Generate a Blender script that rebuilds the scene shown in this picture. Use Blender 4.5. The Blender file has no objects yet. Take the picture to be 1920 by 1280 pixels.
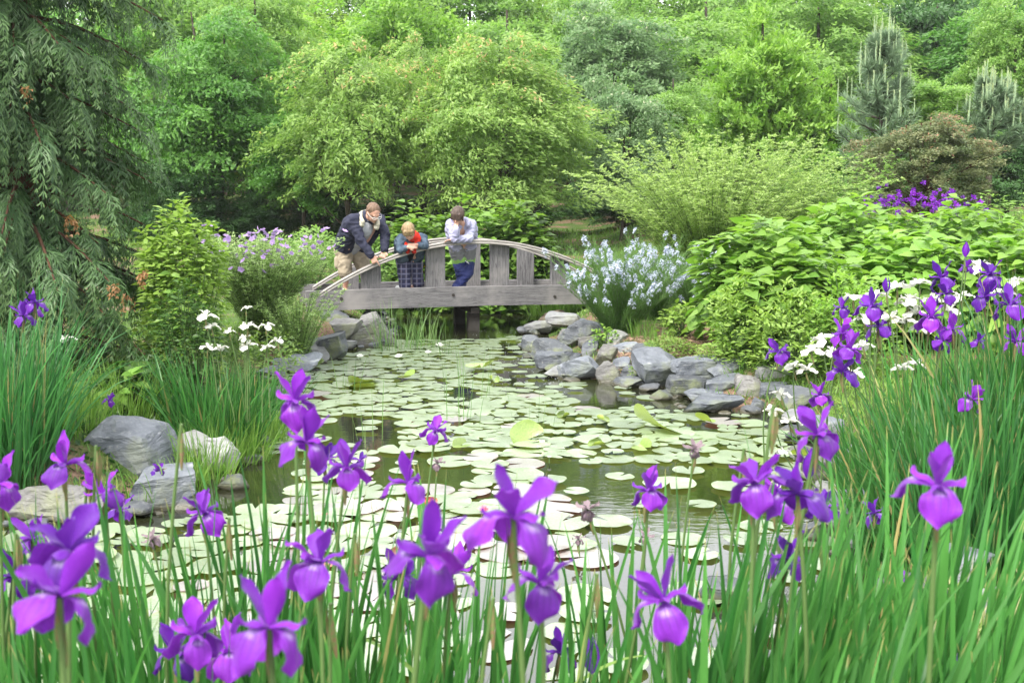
import bpy, bmesh, math, random
import numpy as np
from mathutils import Vector, Matrix, noise

random.seed(7)
RG = np.random.default_rng(11)
S = bpy.context.scene
COL = S.collection
PI = math.pi

# ------------------------------------------------------------------ camera
F = 2000.0                      # focal length in photograph pixels (frame 1920 wide)
CAM = np.array([0.0, 0.0, 1.68])
TH = math.atan(250.0 / F)       # the camera looks a little down
cam_d = bpy.data.cameras.new('camera')
cam = bpy.data.objects.new('camera', cam_d)
COL.objects.link(cam)
cam.location = CAM.tolist()
cam.rotation_euler = (PI / 2 - TH, 0, 0)
cam_d.sensor_width = 36.0
cam_d.lens = 36.0 * F / 1920.0
cam_d.clip_start = 0.05
cam_d.clip_end = 800
cam_d.dof.use_dof = True
cam_d.dof.focus_distance = 10.0
cam_d.dof.aperture_fstop = 8.0
S.camera = cam

# ------------------------------------------------------------------ sky: bright overcast
w = bpy.data.worlds.new('World'); S.world = w; w.use_nodes = True
nt = w.node_tree; nt.nodes.clear()
sky = nt.nodes.new('ShaderNodeTexSky'); sky.sky_type = 'NISHITA'; sky.sun_disc = False
SUN_EL, SUN_ROT = math.radians(52), math.radians(215)
sky.sun_elevation = SUN_EL; sky.sun_rotation = SUN_ROT
sky.air_density = 1.0; sky.dust_density = 4.0
hs = nt.nodes.new('ShaderNodeHueSaturation'); hs.inputs['Saturation'].default_value = 0.35
cl = nt.nodes.new('ShaderNodeMix'); cl.data_type = 'RGBA'
cl.inputs[0].default_value = 0.72
cl.inputs[7].default_value = (10.0, 10.2, 10.4, 1)
bgn = nt.nodes.new('ShaderNodeBackground'); bgn.inputs[1].default_value = 0.11
wo = nt.nodes.new('ShaderNodeOutputWorld')
nt.links.new(sky.outputs[0], hs.inputs['Color']); nt.links.new(hs.outputs[0], cl.inputs[6])
nt.links.new(cl.outputs[2], bgn.inputs[0]); nt.links.new(bgn.outputs[0], wo.inputs[0])

sun_d = bpy.data.lights.new('sun', 'SUN'); sun = bpy.data.objects.new('sun', sun_d); COL.objects.link(sun)
sun_d.energy = 2.3; sun_d.angle = math.radians(18); sun_d.color = (1.0, 0.96, 0.88)
sd = Vector((math.sin(SUN_ROT) * math.cos(SUN_EL), math.cos(SUN_ROT) * math.cos(SUN_EL), math.sin(SUN_EL)))
sun.rotation_euler = sd.to_track_quat('Z', 'Y').to_euler()

S.view_settings.view_transform = 'Standard'; S.view_settings.look = 'None'
S.view_settings.gamma = 1.0; S.view_settings.use_curve_mapping = False
S.view_settings.exposure = 1.65
S.render.engine = 'CYCLES'
S.cycles.max_bounces = 7; S.cycles.diffuse_bounces = 4; S.cycles.glossy_bounces = 3
S.cycles.transmission_bounces = 4; S.cycles.transparent_max_bounces = 8
S.cycles.use_denoising = True

# ------------------------------------------------------------------ placing by sight line
cT, sT = math.cos(TH), math.sin(TH)
def ray(px, py):
    x = (px - 960) / F; y = (640 - py) / F
    return np.array([x, cT + y * sT, -sT + y * cT])
def pix(px, py, Y):
    d = ray(px, py); return CAM + d * (Y / d[1])
def gnd(px, py, z=0.0):
    d = ray(px, py); return CAM + d * ((z - CAM[2]) / d[2])
def proj(P):
    P = np.asarray(P, float) - CAM
    dep = P[..., 1] * cT - P[..., 2] * sT
    up = P[..., 1] * sT + P[..., 2] * cT
    return 960 + F * P[..., 0] / dep, 640 - F * up / dep

# ------------------------------------------------------------------ pond outline and ground height
left = [(-60, 1000), (120, 990), (300, 958), (440, 905), (480, 850), (505, 792), (520, 742), (512, 704), (560, 692),
        (600, 672), (650, 660), (712, 652), (728, 632), (735, 604)]
right = [(1000, 606), (992, 640), (1000, 668), (1040, 704), (1100, 718), (1180, 722), (1240, 742), (1300, 774), (1400, 772),
         (1470, 800), (1525, 860), (1540, 930), (1570, 1000), (1625, 1060), (1690, 1160)]
L2 = [gnd(a, b)[:2] for a, b in left]; R2 = [gnd(a, b)[:2] for a, b in right]
POND = np.array([(-3.2, 3.55), (-5.0, 3.9), (-6.2, 5.2), (-4.6, 5.9)] + L2[0:] + [(-2.2, 17.2), (-2.4, 19.5), (-0.6, 20.6), (1.4, 19.8), (1.3, 17.0)]
                + R2 + [(1.5, 3.9), (0.6, 3.55), (-1.2, 3.45)])
def sdf(x, y):
    x = np.asarray(x, float); y = np.asarray(y, float)
    d = np.full(x.shape, 1e9); ins = np.zeros(x.shape, bool)
    n = len(POND)
    for i in range(n):
        a = POND[i]; b = POND[(i + 1) % n]
        e = b - a; wx = x - a[0]; wy = y - a[1]
        t = np.clip((wx * e[0] + wy * e[1]) / (e @ e), 0, 1)
        d = np.minimum(d, np.hypot(wx - e[0] * t, wy - e[1] * t))
        c = (a[1] > y) != (b[1] > y)
        xi = a[0] + (y - a[1]) * e[0] / (e[1] if abs(e[1]) > 1e-9 else 1e-9)
        ins ^= c & (x < xi)
    return np.where(ins, -d, d)
def sstep(a, b, v):
    t = np.clip((v - a) / (b - a), 0, 1); return t * t * (3 - 2 * t)
def H(x, y):
    x = np.asarray(x, float); y = np.asarray(y, float)
    d = sdf(x, y)
    z = 0.32 + 0.055 * np.clip(y - 16, 0, 30) + 0.16 * np.clip(y - 49, 0, 45) + 0.045 * np.clip(y - 10, 0, 10) * sstep(1.8, 4.5, x)
    z = z + 0.03 * np.clip(-x - 4, 0, 10) + 0.05 * np.sin(x * 1.3 + 1) * np.sin(y * 0.9)
    z = z + 0.05 * sstep(3.5, 2.0, y)
    out = -0.04 + (z + 0.04) * sstep(0.05, 1.0, d)
    inn = -0.04 - 0.5 * sstep(0, 0.9, -d)
    return np.where(d > 0, out, inn)
def Hf(x, y): return float(H(np.array([x]), np.array([y]))[0])
def onground(px, py):
    d = ray(px, py); t = np.linspace(1.5, 60, 4000)
    P = CAM + d * t[:, None]
    h = np.maximum(H(P[:, 0], P[:, 1]), 0)
    k = np.argmax(P[:, 2] < h)
    return P[k]

# ------------------------------------------------------------------ mesh helpers
class Geo:
    def __init__(s): s.V = []; s.F = []; s.A = {'tint': [], 'tip': [], 'lu': []}; s.n = 0
    def add(s, V, Fc, tint=0.5, tip=0.0, lu=0.0):
        V = np.asarray(V, np.float32).reshape(-1, 3); Fc = np.asarray(Fc, np.int64)
        s.V.append(V); s.F.append(Fc + s.n); s.n += len(V)
        for k, v in (('tint', tint), ('tip', tip), ('lu', lu)):
            s.A[k].append(np.broadcast_to(np.asarray(v, np.float32).reshape(-1) if np.ndim(v) else np.float32(v), (len(V),)))
        return s
    def mesh(s, name, smooth=False, origin=(0, 0, 0)):
        me = bpy.data.meshes.new(name)
        V = np.concatenate(s.V) - np.asarray(origin, np.float32)
        me.vertices.add(len(V)); me.vertices.foreach_set('co', V.astype(np.float32).ravel())
        loops = np.concatenate([f.ravel() for f in s.F])
        tot = np.concatenate([np.full(len(f), f.shape[1]) for f in s.F])
        st = np.concatenate([[0], np.cumsum(tot)[:-1]])
        me.loops.add(len(loops)); me.loops.foreach_set('vertex_index', loops.astype(np.int32))
        me.polygons.add(len(tot)); me.polygons.foreach_set('loop_start', st.astype(np.int32))
        me.polygons.foreach_set('loop_total', tot.astype(np.int32))
        me.polygons.foreach_set('use_smooth', np.full(len(tot), bool(smooth)))
        me.update(calc_edges=True)
        for k, v in s.A.items():
            at = me.attributes.new(k, 'FLOAT', 'POINT'); at.data.foreach_set('value', np.concatenate(v).astype(np.float32))
        me.validate()
        return me

def norm(v): return v / np.maximum(np.linalg.norm(v, axis=-1, keepdims=True), 1e-9)
def grid_add(g, G, tint=0.5, tip=0.0, wrap=False, lu=None):
    """G: (N,R,C,3) grids of points"""
    G = np.asarray(G, float)
    if G.ndim == 3: G = G[None]
    N, R, C, _ = G.shape
    r = np.arange(R - 1)[:, None]; c = np.arange(C if wrap else C - 1)[None]
    c2 = (c + 1) % C
    q = np.stack([r * C + c, r * C + c2, (r + 1) * C + c2, (r + 1) * C + c], -1).reshape(-1, 4)
    q = (q[None] + (np.arange(N) * R * C)[:, None, None]).reshape(-1, 4)
    def ex(a):
        a = np.asarray(a, float)
        return float(a) if a.ndim == 0 else np.repeat(a, R * C)
    if lu is None: lu = np.tile(np.repeat(np.linspace(0, 1, R), C), N)
    g.add(G.reshape(-1, 3), q, ex(tint), ex(tip) if not (np.ndim(tip) == 1 and len(tip) == N * R * C) else tip, lu)
    return g
def tube(g, path, rad, sides=6, tint=0.5):
    P = np.asarray(path, float); R = len(P)
    rad = np.broadcast_to(np.asarray(rad, float), (R,))
    T = norm(np.gradient(P, axis=0))
    ref = np.array([0.31, 0.95, 0.05]) if abs(T[:, 2]).mean() > 0.7 else np.array([0, 0, 1.0])
    A = norm(np.cross(T, ref)); B = np.cross(T, A)
    a = np.arange(sides) / sides * 2 * PI
    G = P[:, None] + rad[:, None, None] * (np.cos(a)[None, :, None] * A[:, None] + np.sin(a)[None, :, None] * B[:, None])
    grid_add(g, G[None], tint, wrap=True)
    for k in (0, R - 1):
        ring = G[k]; n = g.n
        g.add(ring, [list(range(sides)) if k else list(range(sides))[::-1]], tint)
    return g
def leafq(g, P, D, Nn, L, W, tint, tip=0.0, fold=0.12):
    """one folded diamond quad each"""
    Sd = norm(np.cross(D, Nn)); Nn = np.cross(Sd, D)
    L = np.broadcast_to(np.asarray(L, float).reshape(-1, 1) if np.ndim(L) else L, (len(P), 1)); W = np.broadcast_to(np.asarray(W, float).reshape(-1, 1) if np.ndim(W) else W, (len(P), 1))
    V = np.stack([P, P + D * L * .42 + Sd * W * .5 - Nn * W * fold, P + D * L, P + D * L * .42 - Sd * W * .5 - Nn * W * fold], 1)
    n = len(P)
    Fq = np.arange(n * 4).reshape(n, 4)
    g.add(V.reshape(-1, 3), Fq, np.repeat(np.broadcast_to(tint, (n,)), 4), np.repeat(np.broadcast_to(tip, (n,)), 4), np.tile([0, .45, 1, .45], n))
def leafg(P, D, Nn, L, W, prof, curl=0.25, fold=0.18):
    """(N,R,3,3) grid leaves, prof = half-width at each row"""
    N = len(P); R = len(prof); Sd = norm(np.cross(D, Nn)); Nn = np.cross(Sd, D)
    t = np.linspace(0, 1, R)[None, :, None]
    L = np.broadcast_to(np.asarray(L, float).reshape(-1, 1, 1) if np.ndim(L) else L, (N, 1, 1)); W = np.broadcast_to(np.asarray(W, float).reshape(-1, 1, 1) if np.ndim(W) else W, (N, 1, 1))
    mid = P[:, None] + D[:, None] * L * t - Nn[:, None] * L * curl * t ** 2
    pr = np.asarray(prof)[None, :, None]
    a = mid + Sd[:, None] * W * .5 * pr + Nn[:, None] * W * fold * pr
    b = mid - Sd[:, None] * W * .5 * pr + Nn[:, None] * W * fold * pr
    return np.stack([a, mid, b], 2)
def bladeg(P, h, az, l0, l1, wd, face, R=7, fold=.2, pw=1.6, tw=.3):
    N = len(P); f = lambda v: np.broadcast_to(np.asarray(v, float), (N,))[:, None]
    h, az, l0, l1, wd, face = map(f, (h, az, l0, l1, wd, face))
    t = np.linspace(0, 1, R)[None]
    ang = l0 + l1 * t ** pw
    dv = np.stack([np.sin(ang) * np.cos(az), np.sin(ang) * np.sin(az), np.cos(ang) + 0 * az], -1)
    st = h[..., None] / (R - 1) * (dv[:, 1:] + dv[:, :-1]) / 2
    pos = P[:, None] + np.concatenate([np.zeros((N, 1, 3)), np.cumsum(st, 1)], 1)
    fa = face + tw * t
    s0 = np.stack([np.cos(fa), np.sin(fa), 0 * fa], -1)
    s0 = norm(s0 - dv * (s0 * dv).sum(-1, keepdims=True)); nn = np.cross(s0, dv)
    prof = (wd * np.minimum(1, .75 + t * .8) * (1 - t ** 3.2) ** .8)[..., None] + 0.0004
    return np.stack([pos + s0 * prof / 2, pos + nn * prof * fold, pos - s0 * prof / 2], 2)

def link(o, parent=None):
    COL.objects.link(o)
    if parent is not None: o.parent = parent
    return o
def tag(o, label=None, cat=None, group=None, kind=None):
    if label: o['label'] = label
    if cat: o['category'] = cat
    if group: o['group'] = group
    if kind: o['kind'] = kind
    return o
def thing(name, label, cat, loc, group=None, rz=0.0):
    o = bpy.data.objects.new(name, None); COL.objects.link(o)
    o.empty_display_size = .1; o.location = [float(v) for v in loc]; o.rotation_euler = (0, 0, rz)
    return tag(o, label, cat, group)
def obj(name, me, mat=None, parent=None, loc=None, rot=None, sc=None, kind=None, label=None, byobj=False):
    o = bpy.data.objects.new(name, me)
    if mat is not None:
        if byobj:
            if not me.materials: me.materials.append(None)
            o.material_slots[0].link = 'OBJECT'; o.material_slots[0].material = mat
        elif not me.materials: me.materials.append(mat)
    link(o, parent)
    if loc is not None: o.location = [float(v) for v in loc]
    if rot is not None: o.rotation_euler = rot
    if sc is not None: o.scale = (sc, sc, sc) if np.ndim(sc) == 0 else sc
    return tag(o, label, None, None, kind)
def box(g, x0, x1, y0, y1, z0, z1, tint=.5):
    V = [(x, y, z) for z in (z0, z1) for y in (y0, y1) for x in (x0, x1)]
    g.add(V, [(0, 2, 3, 1), (4, 5, 7, 6), (0, 1, 5, 4), (2, 6, 7, 3), (0, 4, 6, 2), (1, 3, 7, 5)], tint)

# ------------------------------------------------------------------ materials
def new_mat(name):
    m = bpy.data.materials.new(name); m.use_nodes = True
    n = m.node_tree.nodes; n.clear()
    return m, n, m.node_tree.links
def attr(n, k):
    a = n.new('ShaderNodeAttribute'); a.attribute_name = k; return a.outputs['Fac']
def mixc(n, l, f, a, b):
    m = n.new('ShaderNodeMix'); m.data_type = 'RGBA'
    for s, v in ((0, f), (6, a), (7, b)):
        if isinstance(v, (int, float)): m.inputs[s].default_value = v
        elif isinstance(v, tuple): m.inputs[s].default_value = (*v, 1)
        else: l.new(v, m.inputs[s])
    return m.outputs[2]
def ramp(n, l, f, a, b):
    m = n.new('ShaderNodeMapRange'); l.new(f, m.inputs[0]); m.inputs[1].default_value = a; m.inputs[2].default_value = b
    return m.outputs[0]
def noisen(n, l, scale, detail=4, co='Object', st=(1, 1, 1), rough=.55):
    tc = n.new('ShaderNodeTexCoord'); mp = n.new('ShaderNodeMapping'); mp.inputs['Scale'].default_value = st
    t = n.new('ShaderNodeTexNoise'); t.inputs['Scale'].default_value = scale; t.inputs['Detail'].default_value = detail
    t.inputs['Roughness'].default_value = rough
    l.new(tc.outputs[co], mp.inputs[0]); l.new(mp.outputs[0], t.inputs[0]); return t.outputs[0]
def out(n, l, sh):
    o = n.new('ShaderNodeOutputMaterial'); l.new(sh, o.inputs[0])
def prin(n, l, col, rough=.5, spec=.5):
    p = n.new('ShaderNodeBsdfPrincipled'); p.inputs['Roughness'].default_value = rough
    p.inputs['Specular IOR Level'].default_value = spec
    if isinstance(col, tuple): p.inputs['Base Color'].default_value = (*col, 1)
    else: l.new(col, p.inputs['Base Color'])
    return p
def bump(n, l, p, h, s=.3, d=.02):
    b = n.new('ShaderNodeBump'); b.inputs['Strength'].default_value = s; b.inputs['Distance'].default_value = d
    l.new(h, b.inputs['Height']); l.new(b.outputs[0], p.inputs['Normal'])
def leafmat(name, c1, c2, tip=None, dry=None, trans=.38, rough=.45, spec=.35, tcol=None, root=None, objvar=0.0):
    m, n, l = new_mat(name); c1, c2, tip, root = kf(c1), kf(c2), kf(tip), kf(root)
    c = mixc(n, l, attr(n, 'tint'), c1, c2)
    if root: c = mixc(n, l, ramp(n, l, attr(n, 'lu'), .22, 0.0), c, root)
    if tip: c = mixc(n, l, attr(n, 'tip'), c, tip)
    if dry: c = mixc(n, l, ramp(n, l, attr(n, 'lu'), .95, 1.0), c, dry); c = mixc(n, l, attr(n, 'tip'), c, dry)
    if objvar:
        oi = n.new('ShaderNodeObjectInfo'); h = n.new('ShaderNodeHueSaturation'); l.new(c, h.inputs['Color'])
        v = n.new('ShaderNodeMapRange'); l.new(oi.outputs['Random'], v.inputs[0]); v.inputs[3].default_value = 1 - objvar; v.inputs[4].default_value = 1 + objvar
        l.new(v.outputs[0], h.inputs['Value']); c = h.outputs[0]
    p = prin(n, l, c, rough, spec)
    t = n.new('ShaderNodeBsdfTranslucent')
    h = n.new('ShaderNodeHueSaturation'); h.inputs['Value'].default_value = 1.5; h.inputs['Saturation'].default_value = 1.1
    l.new(c, h.inputs['Color']); l.new(h.outputs[0], t.inputs[0])
    x = n.new('ShaderNodeMixShader'); x.inputs[0].default_value = trans
    l.new(p.outputs[0], x.inputs[1]); l.new(t.outputs[0], x.inputs[2]); out(n, l, x.outputs[0])
    return m
def plain(name, col, rough=.6, spec=.3, nscale=None, col2=None, bs=0.0, bd=.01, st=(1, 1, 1)):
    m, n, l = new_mat(name); col, col2 = kf(col, .8), kf(col2, .8)
    c = col
    if nscale:
        t = noisen(n, l, nscale, st=st); c = mixc(n, l, ramp(n, l, t, .35, .65), col, col2 or col)
    p = prin(n, l, c, rough, spec)
    if nscale and bs: bump(n, l, p, t, bs, bd)
    out(n, l, p.outputs[0]); return m

M = {}
def kf(c, f=.72): return tuple(v * f for v in c) if c else c
M['fresh'] = leafmat('fresh_leaf', (.14, .29, .06), (.36, .55, .15), trans=.48)
M['maple'] = leafmat('maple_leaf', (.16, .30, .06), (.43, .60, .18), tip=(.85, .52, .30), trans=.48)
M['deep'] = leafmat('deep_leaf', (.075, .21, .04), (.21, .42, .09), trans=.45)
M['blue'] = leafmat('bluish_leaf', (.13, .25, .10), (.32, .46, .22), tip=(.6, .6, .42), trans=.45)
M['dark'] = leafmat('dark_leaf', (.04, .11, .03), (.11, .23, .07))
M['bright'] = leafmat('bright_leaf', (.16, .34, .05), (.39, .60, .13), trans=.48)
M['lime'] = leafmat('lime_leaf', (.18, .33, .05), (.38, .54, .12), trans=.4)
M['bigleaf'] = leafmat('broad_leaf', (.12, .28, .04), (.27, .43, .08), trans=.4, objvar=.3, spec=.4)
M['feather'] = leafmat('feathery_leaf', (.24, .40, .08), (.48, .62, .22), trans=.45)
M['copper'] = leafmat('copper_leaf', (.11, .18, .07), (.30, .31, .15), tip=(.50, .25, .17))
M['pine'] = leafmat('pine_needle', (.15, .25, .14), (.30, .42, .24), tip=(.48, .58, .28), trans=.15)
M['cypress'] = leafmat('cypress_scale_leaf', (.022, .072, .024), (.095, .19, .055), tip=(.20, .32, .10), trans=.2)
M['dead'] = leafmat('dead_spray', (.20, .10, .04), (.36, .19, .07), trans=.2)
M['amsonia'] = leafmat('thread_leaf', (.08, .19, .045), (.17, .31, .08))
M['gera'] = leafmat('geranium_leaf', (.27, .44, .12), (.52, .68, .28), root=None)
M['iblade'] = leafmat('iris_blade', dry=(.42, .33, .14), c1=(.04, .16, .035), c2=(.11, .31, .07), root=(.11, .22, .06), trans=.35, rough=.38, objvar=.22)
M['dblade'] = leafmat('dark_iris_blade', dry=(.38, .30, .13), c1=(.03, .13, .035), c2=(.09, .28, .07), root=(.10, .20, .06), trans=.3, rough=.4, objvar=.2)
M['grass'] = leafmat('grass', (.10, .24, .035), (.26, .42, .09), trans=.4)
M['straw'] = leafmat('straw_blade', (.42, .42, .18), (.60, .55, .30), trans=.3)
M['reed'] = leafmat('reed', (.10, .22, .06), (.24, .38, .12), trans=.2)
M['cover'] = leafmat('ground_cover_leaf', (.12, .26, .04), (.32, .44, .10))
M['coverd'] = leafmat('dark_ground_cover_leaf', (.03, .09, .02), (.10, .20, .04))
M['stem'] = plain('stem', (.10, .17, .05), .5)
M['spathe'] = plain('spathe', (.12, .20, .05), .6, .3, 18, (.24, .13, .08))
M['bark'] = plain('bark', (.045, .036, .028), .9, .1, 14, (.10, .085, .065), .6, .02, (1, 1, .25))
M['bark2'] = plain('reddish_bark', (.10, .05, .03), .9, .1, 20, (.06, .035, .025), .6, .02, (1, 1, .2))
# ---- more materials
def petalmat(name, base, edge, throat, vein, trans=.35):
    m, n, l = new_mat(name)
    if 'purple' in name or 'withered' in name or 'lilac' in name: base, edge, vein = kf(base), kf(edge), kf(vein)
    lu = attr(n, 'lu'); ti = attr(n, 'tint')
    nz = noisen(n, l, 60, 3)
    c = mixc(n, l, ramp(n, l, nz, .3, .7), base, edge)
    c = mixc(n, l, ti, c, throat)          # tint carries the pale signal patch near the claw
    c = mixc(n, l, attr(n, 'tip'), c, vein)
    mv = n.new('ShaderNodeMath'); mv.operation = 'MULTIPLY_ADD'; l.new(lu, mv.inputs[0]); mv.inputs[1].default_value = 46.0; l.new(nz, mv.inputs[2])
    sv = n.new('ShaderNodeMath'); sv.operation = 'SINE'; l.new(mv.outputs[0], sv.inputs[0])
    rv = n.new('ShaderNodeMapRange'); l.new(sv.outputs[0], rv.inputs[0]); rv.inputs[1].default_value = .25; rv.inputs[2].default_value = 1.0; rv.inputs[4].default_value = .45
    c = mixc(n, l, rv.outputs[0], c, vein)
    oi = n.new('ShaderNodeObjectInfo'); h = n.new('ShaderNodeHueSaturation'); l.new(c, h.inputs['Color'])
    v = n.new('ShaderNodeMapRange'); l.new(oi.outputs['Random'], v.inputs[0]); v.inputs[3].default_value = .78; v.inputs[4].default_value = 1.2
    l.new(v.outputs[0], h.inputs['Value'])
    v2 = n.new('ShaderNodeMapRange'); l.new(oi.outputs['Random'], v2.inputs[0]); v2.inputs[3].default_value = .488; v2.inputs[4].default_value = .508
    l.new(v2.outputs[0], h.inputs['Hue']); c = h.outputs[0]
    p = prin(n, l, c, .5, .25); p.inputs['Sheen Weight'].default_value = .12
    bump(n, l, p, nz, .25, .002)
    t = n.new('ShaderNodeBsdfTranslucent'); l.new(c, t.inputs[0])
    x = n.new('ShaderNodeMixShader'); x.inputs[0].default_value = trans
    l.new(p.outputs[0], x.inputs[1]); l.new(t.outputs[0], x.inputs[2]); out(n, l, x.outputs[0])
    return m
M['purple'] = petalmat('purple_petal', (.22, .016, .50), (.34, .040, .64), (.66, .58, .80), (.14, .012, .30))
M['purple2'] = petalmat('deep_purple_petal', (.12, .010, .36), (.19, .02, .48), (.65, .55, .8), (.08, .008, .22))
M['white'] = petalmat('white_petal', (.60, .60, .56), (.68, .68, .64), (.55, .48, .10), (.6, .6, .5))
M['yellow'] = petalmat('yellow_petal', (.80, .68, .03), (.85, .75, .06), (.7, .5, .02), (.5, .35, .02))
M['wither'] = petalmat('withered_petal', (.28, .20, .26), (.42, .32, .30), (.5, .4, .3), (.12, .06, .16))
M['lilac'] = petalmat('lilac_petal', (.62, .40, .85), (.75, .55, .92), (.85, .75, .9), (.3, .15, .5))
M['starblue'] = petalmat('pale_blue_petal', (.50, .54, .66), (.60, .63, .70), (.6, .62, .7), (.25, .32, .55))
M['lilyw'] = petalmat('water_lily_petal', (.82, .82, .78), (.85, .85, .82), (.8, .7, .3), (.7, .7, .6))
M['lilyp'] = petalmat('pink_water_lily_petal', (.80, .28, .35), (.85, .45, .50), (.85, .7, .4), (.7, .12, .2))

def rockmat(name, a, b, vein, moss=0.0, lay=1.0):
    m, n, l = new_mat(name); a, b, vein = kf(a, .55), kf(b, .62), kf(vein, .75)
    n1 = noisen(n, l, 5, 8, rough=.65); n2 = noisen(n, l, 5, 6, st=(1.2, .8, 4 * lay)); n3 = noisen(n, l, 2.2, 5, rough=.7); n4 = noisen(n, l, 40, 4)
    c = mixc(n, l, ramp(n, l, n1, .32, .68), a, b)
    c = mixc(n, l, ramp(n, l, n2, .60, .74), c, vein)
    oi = n.new('ShaderNodeObjectInfo'); h = n.new('ShaderNodeHueSaturation'); l.new(c, h.inputs['Color'])
    v = n.new('ShaderNodeMapRange'); l.new(oi.outputs['Random'], v.inputs[0]); v.inputs[3].default_value = .72; v.inputs[4].default_value = 1.3
    l.new(v.outputs[0], h.inputs['Value']); c = h.outputs[0]
    c = mixc(n, l, ramp(n, l, n4, .62, .75), c, (.20, .20, .19))
    if moss: 
        q = n.new('ShaderNodeMath'); q.operation = 'MULTIPLY'; l.new(ramp(n, l, n3, .52, .62), q.inputs[0]); q.inputs[1].default_value = moss
        c = mixc(n, l, q.outputs[0], c, (.12, .14, .045))
    # damp, darker band where the stone meets the water (a real wet line at z = 0..6 cm)
    g = n.new('ShaderNodeNewGeometry'); sp = n.new('ShaderNodeSeparateXYZ'); l.new(g.outputs['Position'], sp.inputs[0])
    wet = n.new('ShaderNodeMapRange'); l.new(sp.outputs[2], wet.inputs[0]); wet.inputs[1].default_value = .045; wet.inputs[2].default_value = .015
    c = mixc(n, l, wet.outputs[0], c, (.07, .065, .045))
    p = prin(n, l, c, .62, .4)
    r = n.new('ShaderNodeMapRange'); l.new(wet.outputs[0], r.inputs[0]); r.inputs[3].default_value = .62; r.inputs[4].default_value = .25; l.new(r.outputs[0], p.inputs['Roughness'])
    mx = n.new('ShaderNodeMath'); mx.operation = 'ADD'; l.new(n1, mx.inputs[0]); l.new(n2, mx.inputs[1])
    bump(n, l, p, mx.outputs[0], .8, .028); out(n, l, p.outputs[0]); return m
M['slate'] = rockmat('slate_stone', (.13, .145, .175), (.27, .29, .33), (.46, .47, .49), .35)
M['darkrock'] = rockmat('dark_stone', (.075, .085, .10), (.18, .19, .21), (.34, .35, .35), .6)
M['palerock'] = rockmat('pale_stone', (.21, .215, .22), (.36, .365, .37), (.52, .52, .51), .3)
M['whiterock'] = rockmat('white_stone', (.34, .34, .34), (.52, .52, .51), (.22, .23, .24), .1)
M['brownrock'] = rockmat('brown_stone', (.15, .145, .14), (.27, .26, .255), (.42, .40, .37), .5)
M['rustrock'] = rockmat('rusty_stone', (.24, .17, .12), (.36, .29, .22), (.5, .42, .33), .5)

def wood(name, axis):
    m, n, l = new_mat(name)
    st = (.9, 14, 14) if axis == 'x' else (14, 14, .9)
    n1 = noisen(n, l, 3.2, 8, st=st, rough=.7); n2 = noisen(n, l, 1.6, 4); n3 = noisen(n, l, 7, 6, st=tuple(v * 1.7 for v in st), rough=.6)
    c = mixc(n, l, ramp(n, l, n1, .3, .7), (.05, .049, .053), (.185, .177, .18))
    c = mixc(n, l, ramp(n, l, n3, .56, .66), c, (.022, .02, .022))
    c = mixc(n, l, ramp(n, l, n2, .48, .70), c, (.21, .195, .19))
    p = prin(n, l, c, .8, .25); bump(n, l, p, n1, .6, .006); out(n, l, p.outputs[0]); return m
M['woodx'] = wood('weathered_wood', 'x'); M['woodz'] = wood('weathered_post_wood', 'z')
M['woodrail'] = plain('rail_wood', (.42, .39, .36), .7, .3, 6, (.24, .22, .21), .4, .004, (.6, 12, 12))
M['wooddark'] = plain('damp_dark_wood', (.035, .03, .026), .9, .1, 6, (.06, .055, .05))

# pads
def padmat(name, a, b, under, rough=.33):
    m, n, l = new_mat(name)
    n1 = noisen(n, l, 9, 4)
    c = mixc(n, l, ramp(n, l, n1, .3, .7), a, b)
    oi = n.new('ShaderNodeObjectInfo'); h = n.new('ShaderNodeHueSaturation'); l.new(c, h.inputs['Color'])
    v = n.new('ShaderNodeMapRange'); l.new(oi.outputs['Random'], v.inputs[0]); v.inputs[3].default_value = .68; v.inputs[4].default_value = 1.18; l.new(v.outputs[0], h.inputs['Value'])
    n5 = noisen(n, l, 16, 3); c = mixc(n, l, ramp(n, l, n5, .70, .76), h.outputs[0], (.22, .17, .06))
    c = mixc(n, l, attr(n, 'tip'), c, under)
    g = n.new('ShaderNodeNewGeometry'); c = mixc(n, l, g.outputs['Backfacing'], c, under)
    p = prin(n, l, c, rough, .7); p.inputs['Coat Weight'].default_value = .8; p.inputs['Coat Roughness'].default_value = .2
    bump(n, l, p, n1, .4, .015)
    t = n.new('ShaderNodeBsdfTranslucent'); l.new(c, t.inputs[0])
    x = n.new('ShaderNodeMixShader'); x.inputs[0].default_value = .18
    l.new(p.outputs[0], x.inputs[1]); l.new(t.outputs[0], x.inputs[2]); out(n, l, x.outputs[0])
    return m
M['pad'] = padmat('lily_pad', (.23, .31, .17), (.35, .42, .29), (.34, .44, .05))
M['padpink'] = padmat('pinkish_lily_pad', (.30, .27, .26), (.38, .36, .35), (.35, .14, .08))
M['padfresh'] = padmat('fresh_lily_pad', (.20, .30, .06), (.28, .39, .08), (.27, .36, .035), .4)
M['padred'] = padmat('red_lily_pad', (.40, .09, .04), (.50, .16, .06), (.45, .10, .05), .4)

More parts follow.
